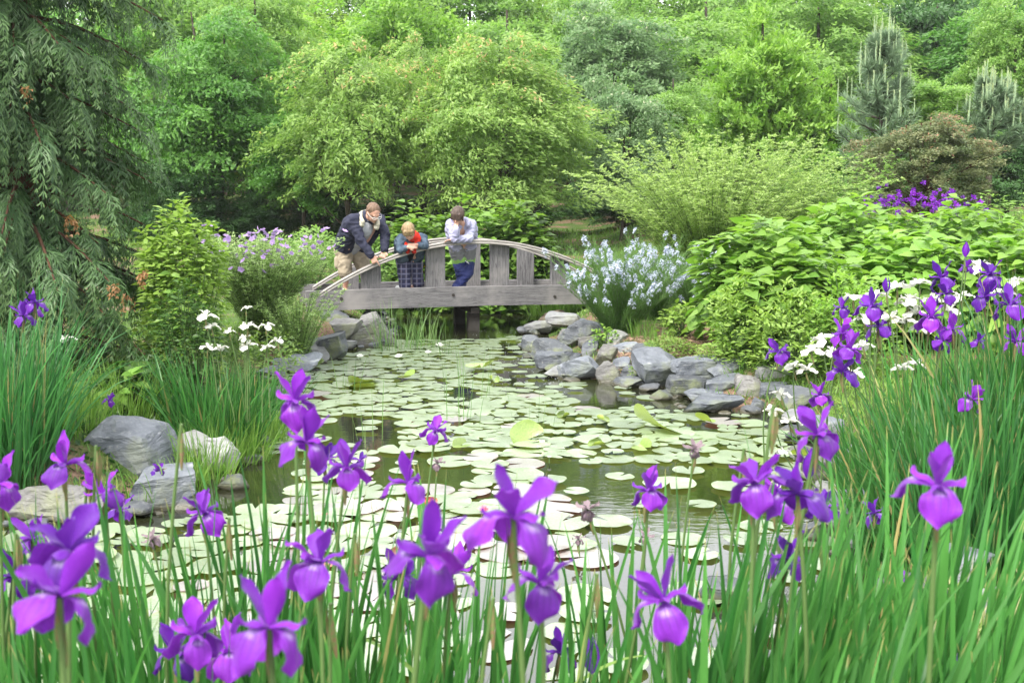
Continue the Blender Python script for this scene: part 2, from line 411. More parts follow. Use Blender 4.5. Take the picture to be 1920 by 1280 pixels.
# water
m, n, l = new_mat('pond_water')
nn = noisen(n, l, .8, 5, 'Object', rough=.6)
c = mixc(n, l, ramp(n, l, nn, .40, .66), (.008, .008, .005), (.030, .038, .010))
p = prin(n, l, c, .02, .9); p.inputs['IOR'].default_value = 1.55
r1 = noisen(n, l, 7, 3, 'Object', (1, 2.2, 1)); r2 = noisen(n, l, 28, 2, 'Object', (1, 2.0, 1))
ad = n.new('ShaderNodeMath'); ad.operation = 'MULTIPLY_ADD'; l.new(r2, ad.inputs[0]); ad.inputs[1].default_value = .12; l.new(r1, ad.inputs[2])
bump(n, l, p, ad.outputs[0], .12, .008); out(n, l, p.outputs[0]); M['water'] = m
# ground
m, n, l = new_mat('garden_soil')
a1 = noisen(n, l, 30, 6, 'Object', (1, 1, 1), .7); a2 = noisen(n, l, .9, 4, 'Object')
c = mixc(n, l, ramp(n, l, a1, .35, .65), (.07, .045, .03), (.26, .17, .12))
c = mixc(n, l, ramp(n, l, a2, .42, .52), c, (.06, .10, .025))
tc = n.new('ShaderNodeTexCoord'); sp = n.new('ShaderNodeSeparateXYZ'); l.new(tc.outputs['Object'], sp.inputs[0])
c = mixc(n, l, ramp(n, l, sp.outputs[2], .0, -.10), c, (.03, .032, .015))
p = prin(n, l, c, .9, .1); bump(n, l, p, a1, .8, .03); out(n, l, p.outputs[0]); M['soil'] = m
M['mulch'] = leafmat('mulch_chip', (.30, .19, .13), (.55, .38, .27), trans=.0, rough=.9, spec=.1)
# cloth, skin, hair
M['skin'] = plain('skin', (.62, .36, .27), .5, .4, 12, (.55, .30, .22)); M['skin'].node_tree.nodes  # noqa
M['navy'] = plain('navy_cloth', (.018, .02, .042), .75, .25, 9, (.03, .032, .06), .5, .02)
M['beige'] = plain('fleece', (.55, .52, .42), .9, .1, 60, (.42, .40, .32), .8, .01)
M['lgrey'] = plain('light_grey_cloth', (.42, .43, .47), .85, .15, 12, (.34, .35, .38), .4, .01)
M['khaki'] = plain('khaki_cloth', (.30, .25, .18), .85, .15, 9, (.37, .31, .23), .6, .02)
M['denim'] = plain('denim_cloth', (.04, .06, .095), .85, .15, 9, (.10, .14, .19), .5, .015)
M['red'] = plain('red_fleece', (.55, .03, .015), .85, .1, 30, (.40, .02, .012), .6, .01)
M['black'] = plain('dark_shirt_cloth', (.012, .012, .02), .8, .2)
M['lav'] = plain('grey_lavender_cloth', (.42, .42, .56), .85, .15, 9, (.34, .33, .50), .6, .02)
M['midgrey'] = plain('grey_cloth', (.20, .20, .215), .85, .15, 10, (.26, .26, .28), .5, .02)
M['greenc'] = plain('lime_cloth', (.35, .62, .17), .8, .15, 10, (.28, .52, .12))
M['navyp'] = plain('navy_trouser_cloth', (.012, .02, .095), .75, .25, 10, (.022, .03, .13), .6, .02)
M['hairb'] = plain('brown_hair', (.11, .062, .04), .6, .4, 50, (.20, .12, .075), .9, .01, (1, 1, .3))
M['hairl'] = plain('blond_hair', (.36, .25, .13), .6, .4, 50, (.20, .13, .065), .9, .01, (1, 1, .3))
M['haird'] = plain('dark_hair', (.045, .028, .022), .6, .4, 50, (.10, .065, .05), .9, .01, (1, 1, .3))
M['shoe'] = plain('shoe', (.6, .6, .6), .6); M['eye'] = plain('eye', (.01, .01, .01), .2, .5); M['glasses'] = plain('glasses_frame', (.7, .68, .66), .3, .5)
M['whitec'] = plain('white_print', (.75, .75, .78), .7)
m, n, l = new_mat('plaid_cloth')
tc = n.new('ShaderNodeTexCoord'); c = None; sp = n.new('ShaderNodeSeparateXYZ'); l.new(tc.outputs['Object'], sp.inputs[0])
def line(src, per, wd):
    a = n.new('ShaderNodeMath'); a.operation = 'PINGPONG'; l.new(src, a.inputs[0]); a.inputs[1].default_value = per
    b = n.new('ShaderNodeMath'); b.operation = 'LESS_THAN'; l.new(a.outputs[0], b.inputs[0]); b.inputs[1].default_value = wd; return b.outputs[0]
c = mixc(n, l, line(sp.outputs[0], .034, .014), (.028, .03, .065), (.075, .065, .09))
c = mixc(n, l, line(sp.outputs[2], .034, .014), c, (.07, .07, .12))
c = mixc(n, l, line(sp.outputs[0], .034, .0028), c, (.20, .20, .30)); c = mixc(n, l, line(sp.outputs[2], .034, .0028), c, (.17, .17, .26))
p = prin(n, l, c, .85, .15); out(n, l, p.outputs[0]); M['plaid'] = m

# ------------------------------------------------------------------ terrain and water
def axis(lo, hi, c, n, p):
    u = np.linspace(-1, 1, n); v = np.sign(u) * np.abs(u) ** p
    return np.where(v < 0, c + v * (c - lo), c + v * (hi - c))
gx = axis(-220, 220, 0, 190, 3.4); gy = axis(-60, 320, 8, 200, 3.0)
X, Y = np.meshgrid(gx, gy)
Z = H(X, Y); Z += .012 * np.sin(X * 9 + Y * 4) * np.sin(Y * 8 - X * 3) * (np.abs(X) < 20)
g = Geo(); grid_add(g, np.stack([X, Y, Z], -1)); tag(obj('ground', g.mesh('ground', True), M['soil']), kind='structure')
g = Geo(); wy = np.linspace(2.5, 22, 30); wx = np.linspace(-9, 6, 24); WX, WY = np.meshgrid(wx, wy)
grid_add(g, np.stack([WX, WY, 0 * WX], -1)); tag(obj('pond_water', g.mesh('pond_water', True), M['water']), kind='structure')

# ------------------------------------------------------------------ bridge
YAW = math.radians(15); BC = np.array([-.47, 14.5, 0.0])
BA = np.array([math.cos(YAW), math.sin(YAW), 0]); BB = np.array([-math.sin(YAW), math.cos(YAW), 0])
def bpt(px, py, t):
    """bridge-local (s,t,z) of the sight line where it crosses the plane at depth t behind the near rail"""
    d = ray(px, py); k = ((BC + BB * t - CAM) @ BB) / (d @ BB); P = CAM + d * k
    return np.array([(P - BC) @ BA, t, P[2]])
def bw(px, py, t): q = bpt(px, py, t); return BC + BA * q[0] + BB * q[1] + np.array([0, 0, q[2]])
ZT = 0.60
br = thing('footbridge', 'weathered grey wooden footbridge with arched handrails over the pond', 'bridge', BC, rz=YAW)
def barched(x0, x1, y0, y1, z0, z1, rise=.02, n=12, seed=0):
    g = Geo(); s = np.linspace(x0, x1, n); r_ = np.random.default_rng(seed)
    zz = rise * (1 - (s / 2.4) ** 2) + r_.normal(0, .0015, n)
    e = .006
    sec = [(y0, z0), (y1, z0), (y1, z1 - e), (y1 - e, z1), (y0 + e, z1), (y0, z1 - e)]
    G = np.array([[(s[i], y, z + zz[i]) for y, z in sec] for i in range(n)])
    grid_add(g, G[None], wrap=True)
    g.add(G[0], [list(range(6))]); g.add(G[-1], [list(range(6))[::-1]]); return g
for t0, t1, zt in ((0.0, .10, ZT), (1.22, 1.32, ZT)):
    obj('side_beam', barched(-2.3, 2.35, t0, t1, .335, zt, seed=int(t0 * 9)).mesh('side_beam'), M['woodx'], br)
def railz(s): return 1.245 - .152 * s * s
def posts(t, cs, wdt):
    for k, s in enumerate(cs):
        g = Geo(); zt = min(railz(s - wdt / 2), railz(s + wdt / 2)) - .012
        zl, zr = railz(s - wdt / 2) - .045, railz(s + wdt / 2) - .045
        z0 = .40; y0, y1 = t, t + .075
        V = [(s - wdt / 2, y0, z0), (s + wdt / 2, y0, z0), (s + wdt / 2, y1, z0), (s - wdt / 2, y1, z0),
             (s - wdt / 2, y0, zl), (s + wdt / 2, y0, zr), (s + wdt / 2, y1, zr), (s - wdt / 2, y1, zl)]
        g.add(V, [(0, 3, 2, 1), (4, 5, 6, 7), (0, 1, 5, 4), (1, 2, 6, 5), (2, 3, 7, 6), (3, 0, 4, 7)])
        me = g.mesh('post'); o = obj('post', me, M['woodz'], br)
        bv = o.modifiers.new('b', 'BEVEL'); bv.width = .004; bv.segments = 1
sn = [bpt(c, 500, 0.1)[0] for c in (695.5, 817, 937.5, 1051)]
posts(.103, sn, .265)
sf = [bpt(c, 480, 1.1)[0] for c in (656, 777, 886, 987)]
posts(1.12, sf, .25)
for t in (.045, 1.20):
    hr = Geo(); s = np.linspace(-2.12, 2.12, 40)
    root = None
    for k, (dz, dy) in enumerate(((0, 0), (-.034, .002))):
        g = Geo(); hy, hz = .045, .0145
        sec = [(-hy, -hz), (hy, -hz), (hy + .004, 0), (hy, hz), (-hy, hz), (-hy - .004, 0)]
        G = np.array([[(a, t + dy + y, railz(a) + dz + z) for y, z in sec] for a in s])
        grid_add(g, G[None], wrap=True); g.add(G[0], [list(range(6))]); g.add(G[-1], [list(range(6))[::-1]])
        if k == 0: root = obj('handrail', g.mesh('handrail', True), M['woodrail'], br)
        else: obj('rail_strip', g.mesh('rail_strip', True), M['woodrail'], root)
for k in range(31):
    x = -2.2 + k * .1475; g = Geo(); box(g, x, x + .138, .102, 1.218, .485, .52 + .001 * (k % 3)); obj('plank', g.mesh('plank'), M['woodx'], br)
for x in (-1.9, -.02, 1.9):
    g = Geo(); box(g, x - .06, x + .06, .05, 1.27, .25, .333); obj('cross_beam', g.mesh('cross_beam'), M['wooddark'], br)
for y in (.55, .95):
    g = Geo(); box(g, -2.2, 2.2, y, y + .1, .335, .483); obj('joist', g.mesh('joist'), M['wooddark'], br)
for y in (.12, 1.0):
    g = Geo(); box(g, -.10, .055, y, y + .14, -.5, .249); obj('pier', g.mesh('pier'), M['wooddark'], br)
for k, (a, b) in enumerate(((1040, 556), (850, 553), (640, 560))):
    q = bpt(a, b, 0); g = Geo(); ang = np.linspace(0, 2 * PI, 9)[:-1]
    g.add([(q[0] + .022 * math.cos(v), -.012, q[2] + .022 * math.sin(v)) for v in ang] + [(q[0] + .022 * math.cos(v), .001, q[2] + .022 * math.sin(v)) for v in ang],
          [(i, (i + 1) % 8, 8 + (i + 1) % 8, 8 + i) for i in range(8)]); g.add([(q[0] + .022 * math.cos(v), -.012, q[2] + .022 * math.sin(v)) for v in ang], [list(range(8))])
    obj('bolt', g.mesh('bolt'), M['wooddark'], br)

# ------------------------------------------------------------------ rocks
bm = bmesh.new(); bmesh.ops.create_icosphere(bm, subdivisions=4, radius=1)
ICV = np.array([v.co[:] for v in bm.verts]); ICF = np.array([[v.index for v in f.verts] for f in bm.faces]); bm.free()
bm = bmesh.new(); bmesh.ops.create_icosphere(bm, subdivisions=3, radius=1)
IC3V = np.array([v.co[:] for v in bm.verts]); IC3F = np.array([[v.index for v in f.verts] for f in bm.faces]); bm.free()
def rockmesh(seed, dims, slab, big=True, peak=0):
    r = np.random.default_rng(seed); V, Fc = (ICV.copy(), ICF) if big else (IC3V.copy(), IC3F)
    V = np.sign(V) * np.abs(V) ** .7
    for k in range(9):
        nv = norm(r.normal(0, 1, 3) * np.array([1, 1, 1.2 if slab else .7])); d = r.uniform(.42, .78)
        if k == 0: nv = norm(np.array([r.uniform(-.35, .35), r.uniform(-.6, .05), 1.0])); d = r.uniform(.45, .7)
        if k == 1: nv = norm(np.array([r.uniform(-.5, .5), -1.0, r.uniform(-.1, .6)])); d = r.uniform(.55, .75)
        e = V @ nv - d; V = V - np.where(e > 0, e, 0)[:, None] * nv
    V /= np.abs(V).max(0)
    V *= np.asarray(dims) / 2
    s = max(dims); o = Vector(r.uniform(-50, 50, 3).tolist())
    lay = s * .09
    dv = np.array([noise.fractal(Vector(v.tolist()) * (4.0 / s) + o, .8, 2.1, 4) for v in V])
    Nn = norm(V / (np.asarray(dims) ** 2))
    V = V + Nn * (dv * s * .035)[:, None]
    bd = norm(r.normal(0, .45, 3) + [0, 0, 1.0]); zt = V @ bd + dv * .05 * s; st = (zt / (lay * .6)); fr = st - np.floor(st)
    V = V * (1 + (.018 * sstep(0, .35, fr) - .01)[:, None] * np.array([1, 1, 0]))
    if peak: V[:, 2] += np.clip(V[:, 2], 0, None) * peak * (1 - np.clip(np.hypot((V[:, 0] + .04 * dims[0]) / dims[0], V[:, 1] / dims[1]) * 2, 0, 1)) * 1.2; V[:, 0] *= 1 - .55 * np.clip(V[:, 2] / dims[2], 0, 1)
    g = Geo(); g.add(V, Fc); return g.mesh('rock', False)
# px, top, bottom, width, base height, material, slab, label
ROCKS = [
 (232, 802, 925, 188, .0, 'slate', 0, 'large pointed grey boulder on the pond edge below the weeping conifer'),
 (58, 865, 905, 120, .05, 'brownrock', 1, 'flat brown stone wedged against the foot of the big pointed boulder'),
 (98, 912, 985, 165, .0, 'brownrock', 1, 'broad layered pale stone at the waterline below the flat brown one'),
 (366, 815, 870, 66, .06, 'whiterock', 0, 'white rounded boulder half hidden by grass, the one nearer the big pointed boulder'),
 (412, 812, 880, 62, .04, 'whiterock', 0, 'white upright boulder half hidden by grass, the one nearer the pond'),
 (285, 888, 962, 120, .0, 'slate', 0, 'low grey stone standing in the water under the big pointed boulder'),
 (492, 738, 772, 95, .03, 'darkrock', 1, 'flat dark rock jutting from under the white irises to the lily pads'),
 (478, 764, 800, 70, .0, 'slate', 1, 'low grey slab just below the flat dark rock by the white irises'),
 (548, 668, 702, 90, .0, 'slate', 1, 'dark slate slab with a pale top at the edge of the lily pads'),
 (562, 638, 668, 76, .06, 'slate', 1, 'smooth grey slab lying on sand behind the dark slate one'),
 (619, 620, 680, 60, .0, 'darkrock', 0, 'upright dark grey mossy rock standing in the water before the brown boulder'),
 (648, 600, 640, 62, .10, 'brownrock', 0, 'brown angular block leaning on the dark mossy rock'),
 (695, 588, 654, 84, .0, 'brownrock', 0, 'large rounded brown boulder under the near end of the bridge'),
 (654, 638, 660, 42, .0, 'palerock', 0, 'small pale rock at the water in front of the brown boulder'),
 (592, 655, 684, 56, .0, 'palerock', 1, 'flat cream stone at the water between two dark rocks'),
 (622, 584, 612, 56, .2, 'darkrock', 0, 'dark rock under the bridge end behind the purple geranium'),
 (508, 690, 714, 56, .0, 'slate', 1, 'thin dark slab under the grass at the edge of the pads'),
 (700, 584, 606, 40, .15, 'slate', 0, 'small grey rock on top of the brown boulder below the beam'),
 (1001, 632, 665, 40, .0, 'darkrock', 0, 'greenish grey rounded rock standing out in the water at the end of the right bank'),
 (1036, 643, 682, 62, .02, 'darkrock', 0, 'dark sloping slab leaning behind the greenish rounded rock'),
 (1052, 655, 698, 78, .0, 'slate', 0, 'long dark grey wedge of rock sloping into the water'),
 (1089, 665, 718, 72, .0, 'slate', 0, 'big smooth grey boulder with a pale waterline at the front of the bank'),
 (1045, 691, 712, 38, .0, 'palerock', 1, 'low pale wet stone at the foot of the dark wedge'),
 (1144, 680, 720, 42, .0, 'brownrock', 0, 'square brown block beside the big smooth grey boulder'),
 (1140, 638, 684, 36, .12, 'brownrock', 0, 'greenish pale block standing on the brown one'),
 (1113, 638, 672, 36, .10, 'slate', 0, 'narrow slate wedge with white streaks beside the greenish pale block'),
 (1170, 672, 700, 32, .06, 'slate', 0, 'small stone wedged over the brown block'),
 (1186, 686, 716, 40, .02, 'darkrock', 0, 'dark round rock under a tuft of leaves'),
 (1172, 644, 676, 50, .14, 'slate', 0, 'grey stone on the upper course beside the greenish block'),
 (1210, 646, 676, 46, .16, 'darkrock', 0, 'dark ribbed stone on the upper course next to the silvery leaves'),
 (1159, 619, 652, 38, .22, 'whiterock', 0, 'whitish rounded rock on top of the bank below the blue flowers'),
 (1118, 626, 652, 52, .16, 'brownrock', 1, 'reddish flat slab on top of the bank beside the whitish rock'),
 (1095, 598, 654, 82, .10, 'slate', 0, 'big smooth slate slope below the blue flowering bush'),
 (1064, 588, 618, 58, .14, 'palerock', 0, 'pinkish white rock at the far end of the bridge'),
 (1037, 584, 608, 44, .10, 'rustrock', 0, 'rusty orange rock under the end of the bridge beam'),
 (1018, 602, 630, 60, .0, 'palerock', 1, 'flat mossy stone at the water under the bridge end'),
 (1060, 620, 648, 40, .06, 'brownrock', 0, 'dull brown rock between the flat mossy stone and the slate slope'),
 (1240, 664, 730, 96, .02, 'slate', 1, 'thick grey slate slab overhanging the water, the biggest of the wall'),
 (1318, 672, 714, 84, .14, 'slate', 1, 'pale grooved slate slab on the wall between the thick slab and the long one'),
 (1376, 671, 710, 90, .16, 'slate', 1, 'long smooth slate slab on the top of the wall beside the upright tan rock'),
 (1302, 710, 742, 74, .03, 'darkrock', 1, 'dark flat stone in the lower course under the grooved slab'),
 (1365, 706, 750, 60, .02, 'slate', 0, 'blue grey angular stone in the lower course under the long smooth slab'),
 (1416, 693, 760, 52, .0, 'brownrock', 0, 'upright tan rock at the end of the long smooth slab'),
 (1462, 686, 722, 64, .14, 'palerock', 1, 'pale tilted slab behind the upright tan rock'),
 (1264, 728, 748, 50, .0, 'darkrock', 1, 'low wet stone in the hollow under the thick slab'),
 (1330, 733, 760, 88, .0, 'slate', 1, 'layered stone lying in front of the lower course'),
 (1340, 748, 778, 100, .0, 'slate', 1, 'low layered stone farthest out in the water'),
 (1421, 744, 772, 34, .0, 'slate', 0, 'small grey stone at the foot of the upright tan rock'),
 (1468, 716, 764, 60, .0, 'slate', 0, 'grey stone under the pale tilted slab'),
 (1502, 730, 780, 62, .02, 'darkrock', 0, 'dark stone among the white iris stems behind the pads'),
 (1180, 711, 730, 60, .0, 'darkrock', 1, 'flat wet stone in front of the dark round rock'),
 (1545, 780, 830, 80, .02, 'slate', 0, 'grey stone under the leaning iris blades above the lily pads'),
 (1500, 776, 800, 50, .0, 'palerock', 1, 'small flat stone beside the pads under the white irises'),
 (1556, 858, 918, 84, .03, 'brownrock', 1, 'layered brown grey ledge at the foot of the big iris clump'),
 (1560, 905, 952, 52, .0, 'whiterock', 0, 'white stone between the layered ledge and the rounded grey rock'),
 (1610, 922, 1004, 96, .0, 'slate', 0, 'rounded dark grey slate rock at the foot of the big iris clump'),
 (1532, 985, 1020, 56, .0, 'darkrock', 1, 'low dark stone at the water below the white one'),
 (1352, 1090, 1145, 84, -.02, 'darkrock', 0, 'dark rock half sunk in the white reflecting water behind the iris blades'),
 (1820, 1030, 1090, 110, .22, 'slate', 0, 'grey flat topped rock on the bank beneath the green grass'),
 (1895, 1120, 1210, 120, .18, 'palerock', 0, 'grey boulder behind the pale straw blades'),
 (1740, 1080, 1150, 90, .05, 'darkrock', 0, 'dark rock in the shade behind the single purple iris'),
 (1640, 1010, 1050, 70, .02, 'palerock', 1, 'flat pale stone with dead stalks on it at the water'),
 (1605, 840, 890, 70, .12, 'slate', 0, 'grey rock above the layered brown ledge'),
]
for i, (px, t, b, wd, zb, mk, slab, lab) in enumerate(ROCKS):
    P = gnd(px, b - 2, zb); D = P[1]
    wm = wd / F * D * (1.30 if 990 < px < 1520 else 1.12); hm = max((b - t) / F * D, .06) * 1.30; dm = wm * (.8 if slab else .75)
    me = rockmesh(100 + i, (wm, dm, hm), slab, wd > 75, .32 if i == 0 else 0)
    o = obj('rock', me, M[mk], None, (P[0], P[1] + dm * .42, zb + hm * .33), (random.uniform(-.08, .08), random.uniform(-.16, .16), random.uniform(-.35, .35)))
    tag(o, lab, 'rock', 'rocks edging the pond')
# small bank stones filling the joints
g = Geo(); rr = np.random.default_rng(5); k = 0
for i in range(len(POND)):
    a = POND[i]; b = POND[(i + 1) % len(POND)]; Ln = np.hypot(*(b - a))
    if min(a[1], b[1]) < 4.2: continue
    for j in range(int(Ln / .22)):
        q = a + (b - a) * rr.random() + rr.normal(0, .05, 2); s = rr.uniform(.04, .12)
        V = IC3V[:].copy(); nv = norm(rr.normal(0, 1, (5, 3)))
        for m_ in nv: e = V @ m_ - .6; V = V - np.where(e > 0, e, 0)[:, None] * m_
        V = V * np.array([s, s * .8, s * .5]) + np.array([q[0], q[1], .0 + rr.uniform(-.01, .05)])
        g.add(V, IC3F)
        k += 1
obj('pebbles', g.mesh('pebbles'), M['darkrock'], kind='stuff')
# ------------------------------------------------------------------ trees: crown prototypes (unit radius)
def crown_mesh(name, seed, K, per, L, W, rc, droop, tipf=0.0, zmin=-.85, flat=.03, up=0.0, shape=1.0, jit=.5, inner=.25, cone=0.0):
    r = np.random.default_rng(seed); n = K
    d = norm(r.normal(0, 1, (n * 3, 3))); d = d[d[:, 2] > zmin][:n]; n = len(d)
    lump = 1 + .22 * np.sin(d[:, 0] * 4 + seed) * np.cos(d[:, 1] * 3.5 + seed * 2) + .10 * np.sin(d[:, 2] * 7 + seed)
    rad = (1 - inner * r.random(n) ** .8 * 1.6).clip(.3) * lump
    c = d * rad[:, None]
    if cone: c[:, :2] *= (1 - cone * (c[:, 2:3] + .6) / 1.6).clip(.08)
    rcs = rc * r.uniform(.6, 1.35, n)
    # stretch clumps outward
    az = np.arctan2(d[:, 1], d[:, 0])
    N = n * per; ci = np.repeat(np.arange(n), per)
    rr_ = np.sqrt(r.random(N)); a = r.random(N) * 2 * PI
    lx = rr_ * np.cos(a) * 1.25; ly = rr_ * np.sin(a) * .8
    ca, sa = np.cos(az[ci]), np.sin(az[ci])
    ox, oy = (lx * ca - ly * sa) * rcs[ci], (lx * sa + ly * ca) * rcs[ci]
    oz = -droop * (rr_ ** 2) * rcs[ci] - droop * .5 * lx * rcs[ci] + r.normal(0, flat, N)
    P = c[ci] + np.stack([ox, oy, oz], 1)
    lead = np.stack([ca * .7 + np.cos(a), sa * .7 + np.sin(a), np.full(N, -droop * 1.0 + up)], 1) + r.normal(0, jit, (N, 3))
    D = norm(lead); Nn = norm(np.array([0, 0, 1.0]) + np.stack([ca, sa, 0 * ca], 1) * .3 + r.normal(0, .4, (N, 3)))
    ct = r.random(n)
    tint = (.55 * ct[ci] + .45 * r.random(N))
    tip = np.zeros(N)
    if tipf:
        top = sstep(-.1, .7, c[ci][:, 2]) * (rad[ci] > .85) * (rr_ < .8)
        tip = ((r.random(N) < tipf * top) * r.uniform(.4, 1, N))
    g = Geo(); leafq(g, P, D, Nn, L * r.uniform(.7, 1.3, N), W * r.uniform(.7, 1.3, N), tint, tip)
    return g.mesh(name)
CR = {
 'maple1': crown_mesh('crown', 1, 330, 130, .066, .024, .20, .45, .16),
 'maple2': crown_mesh('crown', 2, 290, 140, .066, .024, .22, .55, .16, inner=.4),
 'round': crown_mesh('crown', 3, 330, 95, .062, .034, .20, .30, .10, jit=.8),
 'layer': crown_mesh('crown', 4, 260, 140, .062, .029, .26, .35, .0, flat=.02, inner=.5),
 'magnolia': crown_mesh('crown', 5, 520, 60, .072, .032, .13, -.05, .0, up=.45, jit=.8, inner=.6, cone=.55),
 'fine': crown_mesh('crown', 6, 330, 130, .045, .026, .15, .2, .35, zmin=-.8, jit=.9),
}
def trunk_mesh(h0, rad, hh, rx, seed, nl=7, stems=1, sub=2):
    g = Geo(); r = np.random.default_rng(seed)
    for s in range(stems):
        a0 = r.random() * 6.28; ln = 0 if stems == 1 else r.uniform(.15, .4)
        p = np.array([[ln * rx * t * math.cos(a0) + .05 * math.sin(3 * t + s), ln * rx * t * math.sin(a0), -.2 + (h0 + hh * .8 + .2) * t] for t in np.linspace(0, 1, 8)])
        tube(g, p, np.linspace(rad, rad * .25, 8) * (1 if stems == 1 else .65), 8)
        for k in range(nl):
            t = r.uniform(.2, .72); b = p[int(t * 7)]; a = r.random() * 6.28; L = rx * r.uniform(.35, .62)
            q = np.array([b + np.array([math.cos(a) * L * u, math.sin(a) * L * u, L * (.5 * u + .15 * u * u)]) for u in np.linspace(0, 1, 5)])
            tube(g, q, np.linspace(rad * .4, rad * .1, 5), 5)
            for j in range(sub):
                b2 = q[2 + j]; a2 = a + r.uniform(-1, 1); L2_ = L * .5
                tube(g, [b2, b2 + np.array([math.cos(a2) * L2_ * .6, math.sin(a2) * L2_ * .6, L2_ * .35]), b2 + np.array([math.cos(a2) * L2_, math.sin(a2) * L2_, L2_ * .5])], [rad * .15, rad * .1, rad * .05], 4)
    return g.mesh('trunk', True)
def tree(name, px, py, hw, hh, D, key, mat, lab, group=None, stems=1, cat='tree', ry=.9, trunk=True, seed=None, bark='bark'):
    c = pix(px, py, D); rx = hw / F * D / 1.12; rz = hh / F * D / 1.05
    gz = Hf(c[0], D); seed = seed if seed is not None else int(px + py * 3) % 997
    t = thing(name, lab, cat, (c[0], D, gz), group)
    h0 = max(c[2] - gz, .3)
    if trunk:
        obj('trunk', trunk_mesh(h0, .035 * rx + .03, rz, rx, seed, stems=stems), M[bark], t)
    obj('crown', CR[key], M[mat], t, (0, 0, h0), (0, 0, seed * 1.7), (rx, rx * ry, rz), kind='stuff', byobj=True)
    return t
T = tree
# front row behind the pond
T('deciduous_tree', 400, 205, 190, 235, 26, 'layer', 'deep', 'dark green spreading tree with layered boughs behind the weeping conifer', stems=2)
T('deciduous_tree', 480, 120, 150, 150, 29, 'maple1', 'fresh', 'light green airy crown above the dark spreading tree')
T('deciduous_tree', 655, 240, 180, 170, 24, 'maple2', 'maple', 'yellow green tree with reddish shoot tips standing behind the man', stems=3)
T('deciduous_tree', 935, 235, 182, 170, 23, 'maple1', 'maple', 'broad round tree with orange tipped shoots standing behind the boy in grey', stems=3)
T('deciduous_tree', 560, 300, 130, 130, 25, 'layer', 'deep', 'low dark green tree between the spreading tree and the yellow green one', stems=2)
T('deciduous_tree', 790, 190, 120, 130, 26, 'maple2', 'maple', 'olive green tree filling the gap between the two trees with coloured tips')
T('deciduous_tree', 1165, 280, 105, 130, 25, 'round', 'blue', 'grey green dogwood dotted with cream bracts, beside the round tree', stems=2)
T('deciduous_tree', 1260, 235, 110, 110, 27, 'layer', 'fresh', 'low green tree filling the gap behind the dogwood')
T('deciduous_tree', 1425, 195, 178, 198, 24, 'magnolia', 'bright', 'bright fresh green magnolia with upright twigs and a thin grey trunk', seed=12)
T('deciduous_tree', 1535, 250, 120, 130, 24.5, 'magnolia', 'bright', 'lower bright green leafy tree beside the magnolia', stems=2)
T('deciduous_tree', 1900, 130, 120, 120, 24, 'round', 'fresh', 'bright green tree cut by the edge of the view above the copper bush')
T('deciduous_tree', 1150, 150, 150, 130, 31, 'round', 'blue', 'soft grey green crown rising behind the dogwood')
# second row
for k, (px, py, hw, hh, key, mat, lab) in enumerate([
    (120, 175, 230, 213, 'layer', 'deep', 'tall dark tree hidden mostly by the weeping conifer'),
    (330, 155, 200, 193, 'round', 'fresh', 'tall fresh green tree behind the layered one'),
    (560, 185, 190, 203, 'maple2', 'lime', 'tall yellow green tree behind the pink tipped ones, under the gap of sky'),
    (740, 165, 190, 183, 'round', 'bright', 'tall bright tree with feathery top behind the olive one'),
    (950, 170, 210, 188, 'layer', 'fresh', 'tall layered green tree behind the broad round one'),
    (1130, 160, 200, 178, 'maple1', 'fresh', 'tall mid green tree over the grey green crown'),
    (1320, 150, 210, 188, 'layer', 'fresh', 'tall layered tree behind the magnolia top'),
    (1530, 150, 210, 188, 'maple1', 'fresh', 'tall light green tree between the magnolia and the dark rounded one'),
    (1750, 155, 170, 183, 'round', 'dark', 'big dark green densely leaved rounded tree above the pine candles'),
    (1930, 150, 200, 178, 'round', 'deep', 'tall dark tree beyond the copper bush at the edge of the view'),
    (2150, 175, 220, 193, 'layer', 'fresh', 'tall tree just beyond the view, past the dark rounded one'),
    (-110, 165, 230, 193, 'round', 'deep', 'tall tree beyond the view, past the weeping conifer')]):
    T('tall_tree', px, py, hw, hh, 34 + (k % 3) * 2, key, mat, lab, 'tall trees behind the garden')
# third row: tops reflected in the pond, sky between
for k, px in enumerate(range(-260, 2400, 190)):
    T('tall_tree', px, 70 + 20 * math.sin(k * 2.1), 190, 150, 46 + (k % 2) * 3, ('round', 'layer', 'maple1')[k % 3], ('fresh', 'lime', 'fresh')[k % 3],
      'tall tree in the farthest row, its crown closing the sky', 'farthest row of tall trees')
# understory bushes closing the foot of the wood
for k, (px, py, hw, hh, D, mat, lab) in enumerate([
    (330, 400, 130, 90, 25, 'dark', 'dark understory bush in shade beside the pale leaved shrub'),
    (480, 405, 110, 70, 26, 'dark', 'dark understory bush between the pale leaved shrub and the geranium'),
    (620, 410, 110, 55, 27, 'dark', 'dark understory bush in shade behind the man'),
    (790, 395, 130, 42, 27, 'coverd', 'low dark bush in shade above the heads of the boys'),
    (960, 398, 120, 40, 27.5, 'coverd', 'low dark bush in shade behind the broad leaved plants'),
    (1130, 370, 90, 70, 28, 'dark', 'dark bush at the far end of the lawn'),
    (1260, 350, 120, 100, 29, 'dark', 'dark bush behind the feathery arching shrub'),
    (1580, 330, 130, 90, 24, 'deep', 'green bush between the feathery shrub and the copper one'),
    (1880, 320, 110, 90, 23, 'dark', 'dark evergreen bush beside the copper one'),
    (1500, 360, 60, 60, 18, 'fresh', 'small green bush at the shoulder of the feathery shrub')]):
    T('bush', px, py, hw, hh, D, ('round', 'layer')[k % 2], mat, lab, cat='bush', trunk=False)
T('copper_bush', 1742, 312, 158, 100, 17.5, 'fine', 'copper', 'rounded copper and green bush with reddish shoots behind the broad leaved bank', cat='bush', stems=3, bark='bark2')

